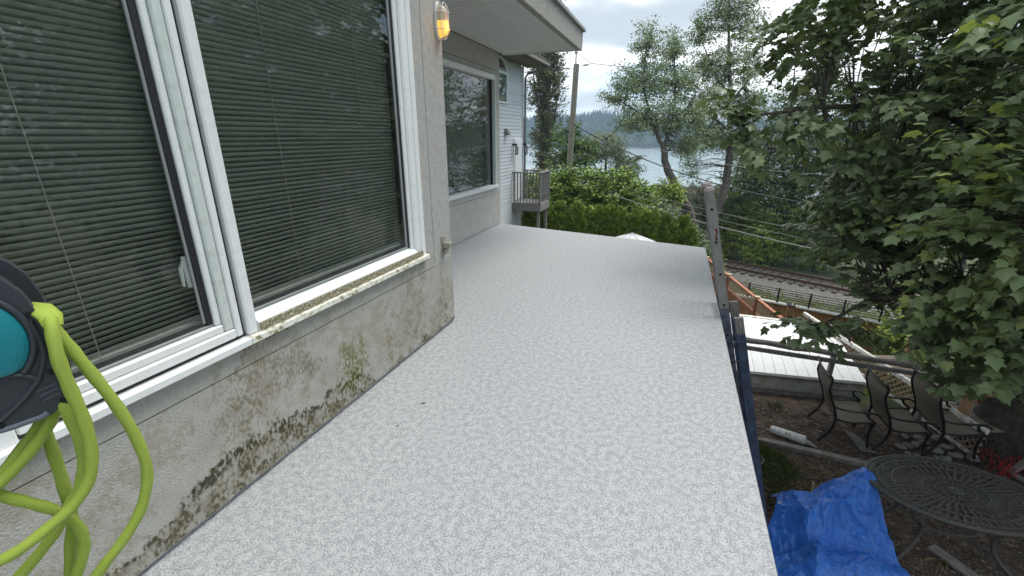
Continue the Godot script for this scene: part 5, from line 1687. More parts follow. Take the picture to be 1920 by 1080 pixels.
	var stems := [[[Vector3(-10.4, -8.0, -36.6), Vector3(-10.5, -1.0, -36.8), Vector3(-10.7, 5.0, -37.8), Vector3(-11.2, 9.0, -39.0), Vector3(-11.8, 14.0, -40.4)], [0.45, 0.36, 0.26, 0.17, 0.04]]]
	for k in 7:
		var a := TAU * k / 7.0
		var y0 := -0.5 + k * 0.9
		stems.append([[Vector3(-10.6, y0, -37.0), Vector3(-10.7 + cos(a) * 0.7, y0 + 2.4, -37.4 + sin(a) * 0.7), Vector3(-11.0 + cos(a) * 1.2, y0 + 6.0, -38.4 + sin(a) * 1.1)], [0.12, 0.08, 0.02], 1])
	grow(po, stems, [[Vector3(-10.5, 1.0, -37.0), Vector3(0.9, 2.4, 0.9), 160], [Vector3(-10.8, 5.0, -37.8), Vector3(1.4, 3.0, 1.2), 270], [Vector3(-11.1, 9.0, -38.8), Vector3(1.6, 3.0, 1.4), 290], [Vector3(-11.6, 13.0, -40.2), Vector3(1.4, 2.8, 1.3), 120], [Vector3(-10.4, -2.4, -36.8), Vector3(0.9, 1.6, 0.9), 90]],
		{"bark": M.bark, "mesh": [ov], "mat": M.leaf, "size": [0.11, 0.18], "leaves": 30, "spray": 0.9, "twig": 0.01, "colors": [Color(0.085, 0.10, 0.045), Color(0.20, 0.21, 0.11)], "flat": 0.2, "droop": 0.2, "lift": 0.9, "jitter": 0.16, "hollow": 0.0, "loose": 1.15})
	# --- round green tree and pale willowy one
	var rt := thing("alder_tree", Vector3(-5.6, -7.2, -26.8), "rounded bright green tree rising behind the utility pole", "tree")
	grow(rt, [[[Vector3(-5.6, -7.2, -26.8), Vector3(-5.8, -3.0, -26.8), Vector3(-6.0, 0.0, -27.0), Vector3(-6.2, 2.2, -27.2)], [0.2, 0.16, 0.10, 0.02]]],
		[[Vector3(-6.2, 1.3, -27.0), Vector3(1.0, 1.3, 1.0), 140], [Vector3(-5.5, 0.6, -27.1), Vector3(1.1, 1.2, 1.0), 130], [Vector3(-6.6, -0.6, -26.6), Vector3(1.2, 1.3, 1.1), 120], [Vector3(-5.2, -1.4, -26.8), Vector3(1.2, 1.2, 1.1), 90]],
		{"bark": M.bark, "mesh": [ov], "mat": M.leaf, "size": [0.09, 0.14], "leaves": 18, "spray": 0.5, "twig": 0.008, "colors": [Color(0.07, 0.13, 0.03), Color(0.17, 0.25, 0.07)], "flat": 0.4, "droop": 0.4, "lift": 0.3, "jitter": 0.10})
	var wl := thing("willow_tree", Vector3(-4.6, -8.2, -33.8), "pale silvery willow with feathery crown before the water", "tree")
	grow(wl, [[[Vector3(-4.6, -8.2, -33.8), Vector3(-4.7, -3.5, -33.8), Vector3(-4.9, -1.0, -33.9), Vector3(-5.0, 1.4, -34.2)], [0.2, 0.15, 0.1, 0.02]], [[Vector3(-4.7, -2.8, -33.8), Vector3(-3.9, -1.2, -34.1), Vector3(-3.2, 0.0, -34.3)], [0.09, 0.06, 0.015]], [[Vector3(-4.7, -2.4, -33.8), Vector3(-5.6, -0.6, -33.6), Vector3(-6.3, 0.8, -33.4)], [0.09, 0.06, 0.015]]],
		[[Vector3(-4.9, 1.0, -34.0), Vector3(1.1, 1.0, 1.0), 110], [Vector3(-3.5, -0.3, -34.2), Vector3(1.3, 0.9, 1.0), 110], [Vector3(-6.1, 0.6, -33.5), Vector3(1.0, 1.0, 1.0), 100], [Vector3(-4.6, -1.4, -33.8), Vector3(1.5, 0.8, 1.0), 80]],
		{"bark": M.bark_pale, "mesh": [oval_leaf(0.2)], "mat": M.leaf, "size": [0.13, 0.22], "leaves": 24, "spray": 0.7, "twig": 0.008, "colors": [Color(0.18, 0.23, 0.13), Color(0.34, 0.39, 0.26)], "flat": 0.3, "droop": 0.8, "jitter": 0.12})
	# --- trees behind the maple and beside the deck, seen mostly as reflections in the windows
	for q in [[Vector3(8.2, -4.6, -16.5), Vector3(8.0, 1.6, -16.5), 2.5, "alder tree standing close behind the maple crown"], [Vector3(8.0, -7.6, -37.0), Vector3(7.8, 2.0, -37.0), 3.6, "alder tree across the railway behind the maple"], [Vector3(13.0, -7.4, -35.0), Vector3(12.8, 2.6, -35.0), 3.8, "broad alder tree across the railway far behind the maple trunk"], [Vector3(8.0, -2.5, -2.0), Vector3(7.8, 3.2, -2.0), 3.1, "leafy tree across the yard reflected in the casement window"], [Vector3(9.6, -2.5, -7.5), Vector3(9.4, 3.4, -7.5), 2.6, "leafy tree next to the maple reflected in the wide window"]]:
		var b: Vector3 = q[0]
		var c: Vector3 = q[1]
		var r: float = q[2]
		var s := thing("alder_tree", b, q[3], "tree", "trees across the yard")
		grow(s, [[[b, b.lerp(c, 0.5) + Vector3(0.15, 0, 0), c, c + Vector3(0, r * 0.9, 0)], [0.24, 0.2, 0.13, 0.02]], [[b.lerp(c, 0.5), c + Vector3(-r * 0.5, 0.2, 0.3), c + Vector3(-r * 0.8, r * 0.4, 0.3)], [0.1, 0.06, 0.01], 1], [[b.lerp(c, 0.55), c + Vector3(r * 0.4, 0.3, -0.4), c + Vector3(r * 0.7, r * 0.5, -0.6)], [0.1, 0.06, 0.01], 1]],
			[[c, Vector3(r, r * 1.1, r), 330], [c + Vector3(-r * 0.4, -r * 0.7, 0.4), Vector3(r * 0.9, r * 0.8, r * 0.9), 230], [c + Vector3(r * 0.3, r * 0.8, -0.3), Vector3(r * 0.7, r * 0.7, r * 0.7), 110]],
			{"bark": M.bark, "mesh": [broad_leaf], "mat": M.leaf, "size": [0.13, 0.22], "leaves": 16, "spray": 0.8, "twig": 0.008, "colors": [Color(0.06, 0.10, 0.028), Color(0.14, 0.20, 0.06)], "flat": 0.5, "droop": 0.5, "lift": 0.2, "jitter": 0.12})
	# --- cedar hedge
	var words := ["under the grey balcony", "beside the grey balcony post", "third from the balcony", "fourth from the balcony", "in front of the utility pole's foot", "sixth from the balcony", "seventh from the balcony", "behind the umbrella top", "next to last at the railway end", "last at the railway end"]
	for k in 11:
		var t := (k - 1) / 9.0
		var p := Vector3(lerpf(-5.15, 0.55, t), 0, lerpf(-15.85, -17.3, t))
		p.y = ground_y(p.x, p.z)
		var drop: float = [0.0, 0.0, 0.0, 0.02, -0.02, 0.03, 0.0, 0.05, 0.02, 0.18, 0.22][k]
		cedar_shrub(p, lerpf(-0.78, -1.12, t) - drop, rng.randf_range(0.56, 0.63), "clipped green cedar of the hedge, " + (words[k - 1] if k > 0 else "hidden close to the white siding"))
	# --- laurels behind the hedge
	var broad := oval_leaf(0.36)
	var L := [
		[Vector3(-6.2, -0.9, -19.6), 1.15, "bright broad leaved laurel bush behind the neighbour's balcony"], [Vector3(-4.9, -0.75, -20.1), 1.1, "bright laurel bush around the foot of the utility pole"], [Vector3(-3.6, -0.7, -20.6), 1.15, "bright laurel bush just past the utility pole above the hedge"],
		[Vector3(-2.4, -0.85, -21.0), 1.1, "bright laurel bush between the utility pole and the brown roof"], [Vector3(-1.6, -1.3, -22.2), 0.9, "low laurel bush at the end of the bright laurels"]]
	for q in L:
		var s := thing("laurel_bush", Vector3(q[0].x, ground_y(q[0].x, q[0].z), q[0].z), q[2], "shrub", "laurels behind the hedge")
		var r: float = q[1]
		var c: Vector3 = q[0]
		var by := s.position
		grow(s, [[[by, by.lerp(c, 0.5) + Vector3(0.1, 0, 0), c, c + Vector3(0.1, r * 0.5, 0)], [0.08, 0.06, 0.04, 0.01]], [[by, by.lerp(c, 0.6) + Vector3(-0.4, 0, 0.3), c + Vector3(-r * 0.5, 0.1, 0.2)], [0.06, 0.04, 0.01]]],
			[[c, Vector3(r, r * 0.75, r * 0.9), 130], [c + Vector3(r * 0.4, -0.7, 0.3), Vector3(r, r * 0.8, r * 0.8), 100], [c + Vector3(-r * 0.5, -0.8, 0.4), Vector3(r * 0.9, r * 0.8, r * 0.8), 90], [c + Vector3(0.1, -1.9, 0.4), Vector3(r, 1.0, 0.9), 70], [c + Vector3(0.2, r * 0.65, 0), Vector3(r * 0.5, r * 0.3, r * 0.4), 26]],
			{"bark": M.bark, "mesh": [broad], "mat": M.glossy_leaf, "size": [0.10, 0.17], "leaves": 16, "spray": 0.5, "twig": 0.006, "colors": [Color(0.11, 0.19, 0.03), Color(0.30, 0.40, 0.08)], "flat": 0.6, "droop": 0.2, "lift": 0.6, "jitter": 0.06})
	# --- shrubs and scrub by the track
	var Sh := [
		[Vector3(-0.3, -1.1, -27.0), 0.65, 0, "upright yellow green shrub at the leaning cottonwood's trunk"], [Vector3(-0.9, -2.1, -23.4), 1.0, 1, "grey green shrub in front of the brown roof"], [Vector3(0.6, -3.1, -24.0), 1.1, 1, "grey green shrub at the leaning cottonwood's foot"],
		[Vector3(2.0, -2.5, -35.5), 1.6, 1, "dull green thicket behind the taller cottonwood's trunk"], [Vector3(4.4, -3.0, -36.4), 1.7, 2, "leafy dark green bush across the railway track"], [Vector3(7.0, -3.4, -35.2), 1.8, 2, "leafy green bush beyond the far rail in the gap of the maple"],
		[Vector3(9.6, -3.6, -34.2), 1.8, 2, "wide bush across the track behind the maple's low branches"], [Vector3(5.6, -1.0, -38.8), 1.9, 2, "tall dark thicket above the track behind the maple"], [Vector3(9.0, -0.6, -38.0), 2.2, 2, "tall bush behind the maple crown"], [Vector3(0.2, -4.2, -25.2), 1.2, 2, "dark bush behind the end of the cedar hedge"],
		[Vector3(1.6, -4.6, -26.0), 1.1, 2, "low dark bush near the leaning cottonwood's base"], [Vector3(3.6, -4.7, -35.2), 1.2, 0, "bright yellow green bush right across the rails"], [Vector3(6.2, -4.8, -34.0), 1.2, 0, "bright weedy bush along the far side of the rails"], [Vector3(-1.2, -2.9, -20.6), 1.0, 2, "dark bush rising behind the middle of the hedge"], [Vector3(-8.4, -2.2, -24.0), 1.6, 0, "yellow green bush beyond the neighbour's balcony"],
		[Vector3(6.4, -3.0, -13.2), 0.9, 0, "bright green bush below the lower deck"], [Vector3(8.6, -2.6, -13.0), 1.2, 0, "bright green bush beside the maple below the lower deck"]]
	for q in Sh:
		var c: Vector3 = q[0]
		var r: float = q[1]
		var s := thing("wild_shrub", Vector3(c.x, ground_y(c.x, c.z), c.z), q[3], "shrub", "shrubs along the railway")
		var by := s.position
		var cols: Array = [[Color(0.14, 0.22, 0.035), Color(0.33, 0.41, 0.08)], [Color(0.09, 0.12, 0.06), Color(0.21, 0.25, 0.15)], [Color(0.08, 0.14, 0.028), Color(0.23, 0.33, 0.07)]][q[2]]
		var n := int(80 * r)
		grow(s, [[[by, by.lerp(c, 0.5), c], [0.07, 0.05, 0.015]]],
			[[c, Vector3(r, r * 0.8, r), n], [c + Vector3(r * 0.5, -r * 0.6, 0.2), Vector3(r * 0.8, r * 0.8, r * 0.8), n], [c + Vector3(-r * 0.5, -r * 0.7, 0.3), Vector3(r * 0.8, r * 0.8, r * 0.8), n], [c + Vector3(0, -r * 1.4, 0.2), Vector3(r, r * 0.8, r * 0.8), int(n * 0.7)]],
			{"bark": M.bark, "mesh": [broad], "mat": M.leaf, "size": [0.10, 0.18], "leaves": 15, "spray": 0.6, "twig": 0.006, "colors": cols, "flat": 0.5, "droop": 0.4, "lift": 0.4, "jitter": 0.08})
	# --- brown shingled roof below
	var R := thing("shingled_house", Vector3(-1.6, -17.0, -52.0), "brown shingled roof of a house beyond the track by the water", "house")
	brick(R, "wall", Vector3(-6.0, 4.0, -4.0), Vector3(6.0, 11.2, 4.0), M.siding)
	for sgn in [-1.0, 1.0]:
		for k in 9:
			var y0 := 11.0 + k * 0.27
			var zz: float = sgn * (4.4 - k * 0.49)
			bar(R, "shingle_course", Vector3(-6.5, y0 + 0.10, zz - sgn * 0.22), Vector3(6.5, y0 + 0.10, zz - sgn * 0.22), 0.06, 0.60, M.shingle, Vector3(0, 0.87, sgn * 0.48))

# ------------------------------------------------------------------ pole and wires
func wire(called: String, a: Vector3, b: Vector3, sag: float, r: float, m: Material, label: String, group := "") -> void:
	var o := thing(called, a, label, "cable", group)
	var pts := []
	for k in 25:
		var t := k / 24.0
		pts.append((b - a) * t - Vector3(0, sag * 4.0 * t * (1.0 - t), 0))
	var g := Geo.new()
	g.tube(pts, [r], 5)
	put(o, "strand", g.mesh(), m)

func make_pole() -> void:
	var P := thing("utility_pole", Vector3(-5.12, -5.6, -22.0), "leaning wooden utility pole carrying cables behind the cedar hedge", "utility pole")
	var top := Vector3(-4.82, 4.71, -22.0) - P.position
	var g := Geo.new()
	g.tube([Vector3(0, -0.3, 0), top * 0.5, top], [0.17, 0.15, 0.13], 12)
	put(P, "shaft", g.mesh(), M.pole_wood)
	g = Geo.new()
	g.tube([top + Vector3(0, -0.35, 0.15), top + Vector3(0, 0.42, 0.15)], [0.03], 8)
	g.lathe([Vector2(0, 0), Vector2(0.06, 0.0), Vector2(0.07, 0.05), Vector2(0.04, 0.1), Vector2(0, 0.1)], 10)
	put(P, "top_pin", g.mesh(), M.flashing)
	g = Geo.new()
	g.lathe([Vector2(0.0, -0.02), Vector2(0.07, 0.0), Vector2(0.075, 0.05), Vector2(0.05, 0.09), Vector2(0, 0.1)], 10)
	put(P, "insulator", g.mesh(), M.flashing, Transform3D(Basis(), top + Vector3(0, 0.42, 0.15)))
	for s in [1.0, -1.0]:
		var d := Vector3(0.98 * s, 0.16, -0.1)
		g = Geo.new()
		var a: Vector3 = top + Vector3(0.12 * s, -0.10 - 0.1 * float(s < 0), 0.02)
		g.tube([a, a + d * 0.2, a + d * 0.22, a + d * 0.42, a + d * 0.44, a + d * 0.6], [0.015, 0.015, 0.05, 0.05, 0.015, 0.015], 8)
		put(P, "strain_insulator", g.mesh(), M.cage)
		g = Geo.new()
		g.tube([top + Vector3(0, 0.45, 0.15), top + Vector3(0.25 * s, 0.28, 0.12), a + d * 0.6], [0.011], 5)
		put(P, "jumper", g.mesh(), M.cable)
	var T := P.position + top
	wire("power_line", T + Vector3(0.70, 0.0, -0.05), Vector3(14, 4.4, -26.0), 0.5, 0.012, M.cable, "thin power line strung off the top of the utility pole")
	wire("power_line", T + Vector3(-0.70, -0.1, -0.05), Vector3(-18, 4.8, -20.0), 0.4, 0.012, M.cable, "power line running from the pole top behind the white sided house")
	wire("telephone_cable", Vector3(-4.78, 2.10, -21.9), Vector3(12.0, -0.6, -19.0), 1.45, 0.024, M.cable, "thick dark cable sagging from the pole across the water view")
	wire("telephone_cable", Vector3(-4.82, 2.35, -21.9), Vector3(12.0, 0.7, -22.0), 1.3, 0.010, M.cable_pale, "thin pale cable just above the thick dark cable")
	wire("service_wire", Vector3(-4.9, -0.35, -21.8), Vector3(7.5, -1.5, -12.0), 0.42, 0.018, M.cable_pale, "pale service wire sloping down over the hedge towards the maple", "")
	wire("service_wire", Vector3(-4.9, 0.1, -21.8), Vector3(9.0, -1.6, -15.5), 0.5, 0.009, M.cable_pale, "upper of two thin wires crossing in front of the curved trunk")
	wire("service_wire", Vector3(-4.9, -0.1, -21.8), Vector3(9.0, -1.85, -15.0), 0.5, 0.009, M.cable_pale, "lower of two thin wires crossing in front of the curved trunk")

# ------------------------------------------------------------------ furniture
func make_chair() -> Node3D:
	var Cq := Node3D.new()
	Cq.name = "patio_chair"
	var back := [Vector2(-0.085, 1.03), Vector2(-0.05, 0.995), Vector2(-0.035, 0.94), Vector2(-0.042, 0.835), Vector2(0.008, 0.685), Vector2(0.068, 0.553), Vector2(0.112, 0.40), Vector2(0.112, 0.30), Vector2(0.079, 0.164), Vector2(-0.015, 0.012)]
	var seat := [Vector2(0.112, 0.40), Vector2(0.16, 0.372), Vector2(0.30, 0.368), Vector2(0.44, 0.40), Vector2(0.53, 0.412), Vector2(0.56, 0.395)]
	var front := [Vector2(0.455, 0.552), Vector2(0.48, 0.485), Vector2(0.555, 0.43), Vector2(0.545, 0.395), Vector2(0.522, 0.27), Vector2(0.535, 0.12), Vector2(0.56, 0.012)]
	var arm := [Vector2(0.058, 0.578), Vector2(0.12, 0.556), Vector2(0.24, 0.548), Vector2(0.40, 0.558), Vector2(0.52, 0.562), Vector2(0.585, 0.54), Vector2(0.60, 0.515)]
	for s in [-0.29, 0.29]:
		var to3 := func(l: Array, dz := 0.0) -> Array:
			var o := []
			for p in l:
				o.append(Vector3(p.x, p.y, s + dz))
			return o
		var g := Geo.new()
		g.tube(smooth(to3.call(back)), [0.017], 8)
		put(Cq, "back_leg", g.mesh(), M.black_metal)
		g = Geo.new()
		g.tube(smooth(to3.call(seat)), [0.015], 8)
		put(Cq, "seat_rail", g.mesh(), M.black_metal)
		g = Geo.new()
		g.tube(smooth(to3.call(front)), [0.016], 8)
		put(Cq, "front_leg", g.mesh(), M.black_metal)
		g = Geo.new()
		g.tube(smooth(to3.call(arm, 0.006 * signf(s))), [0.026], 8, true, 0.45)
		put(Cq, "armrest", g.mesh(), M.black_metal)
		for p in [Vector2(-0.015, 0.0), Vector2(0.56, 0.0)]:
			g = Geo.new()
			g.lathe([Vector2(0, 0), Vector2(0.02, 0), Vector2(0.021, 0.02), Vector2(0, 0.02)], 8)
			put(Cq, "foot", g.mesh(), M.black_metal, Transform3D(Basis(), Vector3(p.x, 0, s)))
	for p in [Vector2(0.14, 0.36), Vector2(0.52, 0.38), Vector2(0.09, 0.2)]:
		var g := Geo.new()
		g.tube([Vector3(p.x, p.y, -0.29), Vector3(p.x, p.y - 0.025, 0), Vector3(p.x, p.y, 0.29)], [0.011], 7)
		put(Cq, "crossbar", g.mesh(), M.black_metal)
	var g2 := Geo.new()
	var tp := []
	for k in 9:
		var t := k / 8.0
		tp.append(Vector3(-0.085, 1.025 - 0.03 * sin(PI * t), lerpf(-0.29, 0.29, t)))
	g2.tube(tp, [0.013], 7)
	put(Cq, "top_bar", g2.mesh(), M.black_metal)
	# sling: back then seat, sagging between the rails
	for which in 2:
		var prof: Array = back.slice(0, 7) if which == 0 else seat.slice(0, 5)
		var p3 := []
		for p in prof:
			p3.append(Vector3(p.x, p.y, 0))
		p3 = smooth(p3)
		var g := Geo.new()
		for i in p3.size() - 1:
			for k in 6:
				var q := []
				for e in [[i, k], [i + 1, k], [i + 1, k + 1], [i, k + 1]]:
					var t: float = e[1] / 6.0
					var sag := 0.022 * sin(PI * t)
					var b: Vector3 = p3[e[0]]
					q.append(Vector3(b.x - (sag if which == 0 else 0.0), b.y - (sag if which == 1 else 0.0), lerpf(-0.275, 0.275, t)))
				var up := Vector3(1, 0.3, 0) if which == 0 else Vector3.UP
				g.quad(q[0], q[1], q[2], q[3], up)
		put(Cq, "back_sling" if which == 0 else "seat_sling", g.mesh(), M.sling)
	return Cq

func smooth(l: Array) -> Array:
	var o := []
	for k in l.size() - 1:
		for q in 3:
			o.append(l[k].cubic_interpolate(l[k + 1], l[max(k - 1, 0)], l[min(k + 2, l.size() - 1)], q / 3.0))
	o.append(l[-1])
	return o

func make_furniture() -> void:
	var proto := make_chair()
	var spots := [[Vector3(2.345, -2.482, -6.65), 0.0, "black sling patio chair beside the white pipe, nearest the ladder"], [Vector3(2.95, -2.482, -6.63), 0.04, "black sling patio chair in the middle of the row of three"], [Vector3(3.55, -2.482, -6.76), 0.14, "black sling patio chair closest to the maple trunk"]]
	for s in spots:
		var c: Node3D = proto.duplicate()
		c.name = numbered("patio_chair")
		add_child(c)
		c.position = s[0]
		c.rotation.y = s[1]
		tag(c, s[2], "chair", "patio chairs in a row")
	proto.free()
	# cast metal table with pierced oval top
	var T := thing("patio_table", Vector3(3.0, -2.487, -4.80), "black cast metal patio table with pierced oval top beside the blue tarp", "table", "", 0.12)
	var ax := 0.76
	var az := 0.50
	var top := 0.715
	var el := func(t: float, k: float, y := 0.0) -> Vector3: return Vector3(cos(t) * ax * k, top + y, sin(t) * az * k)
	var ring := func(called: String, k: float, r: float):
		var g := Geo.new()
		var pts := []
		for q in 65:
			pts.append(el.call(TAU * q / 64.0, k))
		g.tube(pts, [r], 6, false)
		put(T, called, g.mesh(), M.cast)
	ring.call("rim", 1.0, 0.018)
	for k in [0.945, 0.865, 0.70, 0.36, 0.22]:
		ring.call("ring", k, 0.009)
	ring.call("hub", 0.05, 0.03)
	for band in [[0.95, 0.995, 110], [0.87, 0.94, 96]]:
		var g := Geo.new()
		for q in band[2]:
			var t: float = TAU * q / band[2]
			g.tube([el.call(t, band[0]), el.call(t + 0.02, band[1])], [0.009], 4, false, 0.6)
		put(T, "pierced_band", g.mesh(), M.cast)
	for band in [[0.705, 0.862, 60, 0.022], [0.365, 0.695, 44, 0.019], [0.06, 0.215, 20, 0.013], [0.225, 0.355, 36, 0.014]]:
		for q in band[2]:
			var t: float = TAU * (q + 0.5) / band[2]
			var a: Vector3 = el.call(t, band[0]); var b: Vector3 = el.call(t, band[1])
			bar(T, "spoke", a, b, 0.008, band[3], M.cast, Vector3.UP, 0.002)
	for s in [Vector2(1, 1), Vector2(-1, 1), Vector2(1, -1), Vector2(-1, -1)]:
		var g := Geo.new()
		var p := []
		for q in [[0.52, 0.70], [0.50, 0.62], [0.38, 0.5], [0.30, 0.34], [0.36, 0.16], [0.50, 0.02], [0.53, 0.015]]:
			p.append(Vector3(q[0] * s.x * 1.0, q[1], q[0] * s.y * 0.62))
		g.tube(smooth(p), [0.024, 0.02, 0.02, 0.02, 0.02, 0.018], 8)
		put(T, "leg", g.mesh(), M.cast)
	var gs := Geo.new()
	var rp := []
	for q in 25:
		rp.append(Vector3(cos(TAU * q / 24.0) * 0.30, 0.34, sin(TAU * q / 24.0) * 0.19))
	gs.tube(rp, [0.012], 6, false)
	put(T, "stretcher", gs.mesh(), M.cast)
	make_tarp()
	# umbrella top below the deck's far edge
	var U := thing("patio_umbrella", Vector3(-0.86, 0, -11.25), "pale grey patio umbrella whose top shows over the deck edge", "umbrella")
	var apex := -0.70
	for k in 8:
		var a0 := TAU * (k + 0.2) / 8.0
		var a1 := TAU * (k + 1.2) / 8.0
		var g := Geo.new()
		for i in 5:
			var t0 := i / 5.0
			var t1 := (i + 1) / 5.0
			var P := func(t: float, a: float) -> Vector3: return Vector3(cos(a) * 1.25 * t, apex - 0.55 * t + 0.04 * sin(PI * t), sin(a) * 1.25 * t)
			g.quad(P.call(t0, a0), P.call(t0, a1), P.call(t1, a1), P.call(t1, a0), Vector3.UP) if i > 0 else g.flat3(P.call(0, a0), P.call(t1, a1), P.call(t1, a0), Vector3.UP)
		put(U, "canopy_panel", g.mesh(), M.canvas)
		g = Geo.new()
		g.tube([Vector3(0, apex + 0.006, 0), Vector3(cos(a0) * 0.65, apex - 0.24, sin(a0) * 0.65), Vector3(cos(a0) * 1.26, apex - 0.55, sin(a0) * 1.26)], [0.008], 5)
		put(U, "rib", g.mesh(), M.flashing)
	bar(U, "pole", Vector3(0, ground_y(-0.86, -11.25), 0), Vector3(0, apex - 0.02, 0), 0.045, 0.045, M.flashing)

func tarp_height(x: float, z: float) -> float:
	var a := Vector2(x - 2.27, z + 4.80)
	var dA := a.length()
	# hangs from the table's end, over a heap nearer the deck
	var h := 0.70 * exp(-pow(dA / 0.42, 1.5))
	var m1 := Vector2((x - 1.72) / 0.52, (z + 4.35) / 0.42).length()
	h = maxf(h, 0.46 * exp(-pow(m1, 2.2))) + 0.35 * minf(h, 0.46 * exp(-pow(m1, 2.2)))
	var m2 := Vector2((x - 2.0) / 0.7, (z + 3.75) / 0.5).length()
	h = maxf(h, 0.36 * exp(-pow(m2, 2.4)))
	# folds fanning out of the table end
	var an := atan2(a.y, -a.x)
	var reach := smoothstep(0.05, 0.35, dA) * smoothstep(1.7, 0.7, dA)
	h += 0.03 * reach * (1.0 - absf(sin(an * 4.2 + 0.5 + 0.6 * dA))) + 0.012 * reach * sin(an * 13.0 + 3.0 * dA)
	for seg in [[Vector2(2.24, -4.78), Vector2(1.78, -4.22), 0.10], [Vector2(1.98, -4.76), Vector2(1.62, -4.15), 0.09], [Vector2(1.52, -4.62), Vector2(1.62, -3.85), 0.08], [Vector2(1.78, -4.22), Vector2(1.60, -3.75), 0.09], [Vector2(2.2, -4.4), Vector2(2.05, -3.5), 0.035], [Vector2(2.42, -4.3), Vector2(2.3, -3.5), 0.03]]:
		var q := Geometry2D.get_closest_point_to_segment(Vector2(x, z), seg[0], seg[1])
		var w := Vector2(x, z).distance_to(q) / 0.085
		h += seg[2] * exp(-pow(w, 1.25)) * smoothstep(0.0, 0.12, dA)
	return h

func make_tarp() -> void:
	var o := thing("tarp", Vector3(0, -2.478, 0), "crumpled blue tarpaulin heaped against the patio table", "tarpaulin")
	var f := FastNoiseLite.new()
	f.seed = 15
	f.frequency = 2.4
	f.fractal_octaves = 4
	f.fractal_type = FastNoiseLite.FRACTAL_RIDGED
	var n := 130
	var grid := []
	var c00 := Vector2(1.42, -4.72)    # back, deck side
	var c10 := Vector2(2.30, -4.84)    # back, table side
	var c01 := Vector2(1.05, -3.1)
	var c11 := Vector2(2.62, -3.4)
	for j in n + 1:
		var row := []
		for i in n + 1:
			var s := float(i) / n
			var t := float(j) / n
			var p := c00.lerp(c10, s).lerp(c01.lerp(c11, s), t)
			# wandering edges
			p += Vector2(0.05 * sin(t * 9.0) * (1.0 - s) , 0.06 * sin(s * 7.0) * (1.0 - t))
			var y := tarp_height(p.x, p.y) + 0.035 * f.get_noise_2d(p.x * 1.3, p.y * 1.3) + 0.02
			row.append(Vector3(p.x, maxf(y, 0.006), p.y))
		grid.append(row)
	var g := Geo.new()
	var N := []
	for j in n + 1:
		var row := []
		for i in n + 1:
			var dx: Vector3 = grid[j][min(i + 1, n)] - grid[j][max(i - 1, 0)]
			var dz: Vector3 = grid[min(j + 1, n)][i] - grid[max(j - 1, 0)][i]
			row.append(dz.cross(dx).normalized())
		N.append(row)
	for j in n:
		for i in n:
			g.tri(grid[j][i], grid[j][i + 1], grid[j + 1][i + 1], N[j][i], N[j][i + 1], N[j + 1][i + 1])
			g.tri(grid[j][i], grid[j + 1][i + 1], grid[j + 1][i], N[j][i], N[j + 1][i + 1], N[j + 1][i])
	put(o, "sheet", g.mesh(), M.tarp)
	for k in 3:
		var at: Vector3 = grid[6 + k * 22][4]
		var e := Geo.new()
		e.lathe([Vector2(0.007, 0.0), Vector2(0.014, 0.004), Vector2(0.016, 0.001), Vector2(0.016, -0.002)], 12)
		put(o, "eyelet", e.mesh(), M.cage, Transform3D(Basis(Quaternion(Vector3.UP, N[6 + k * 22][4])), at + N[6 + k * 22][4] * 0.003))

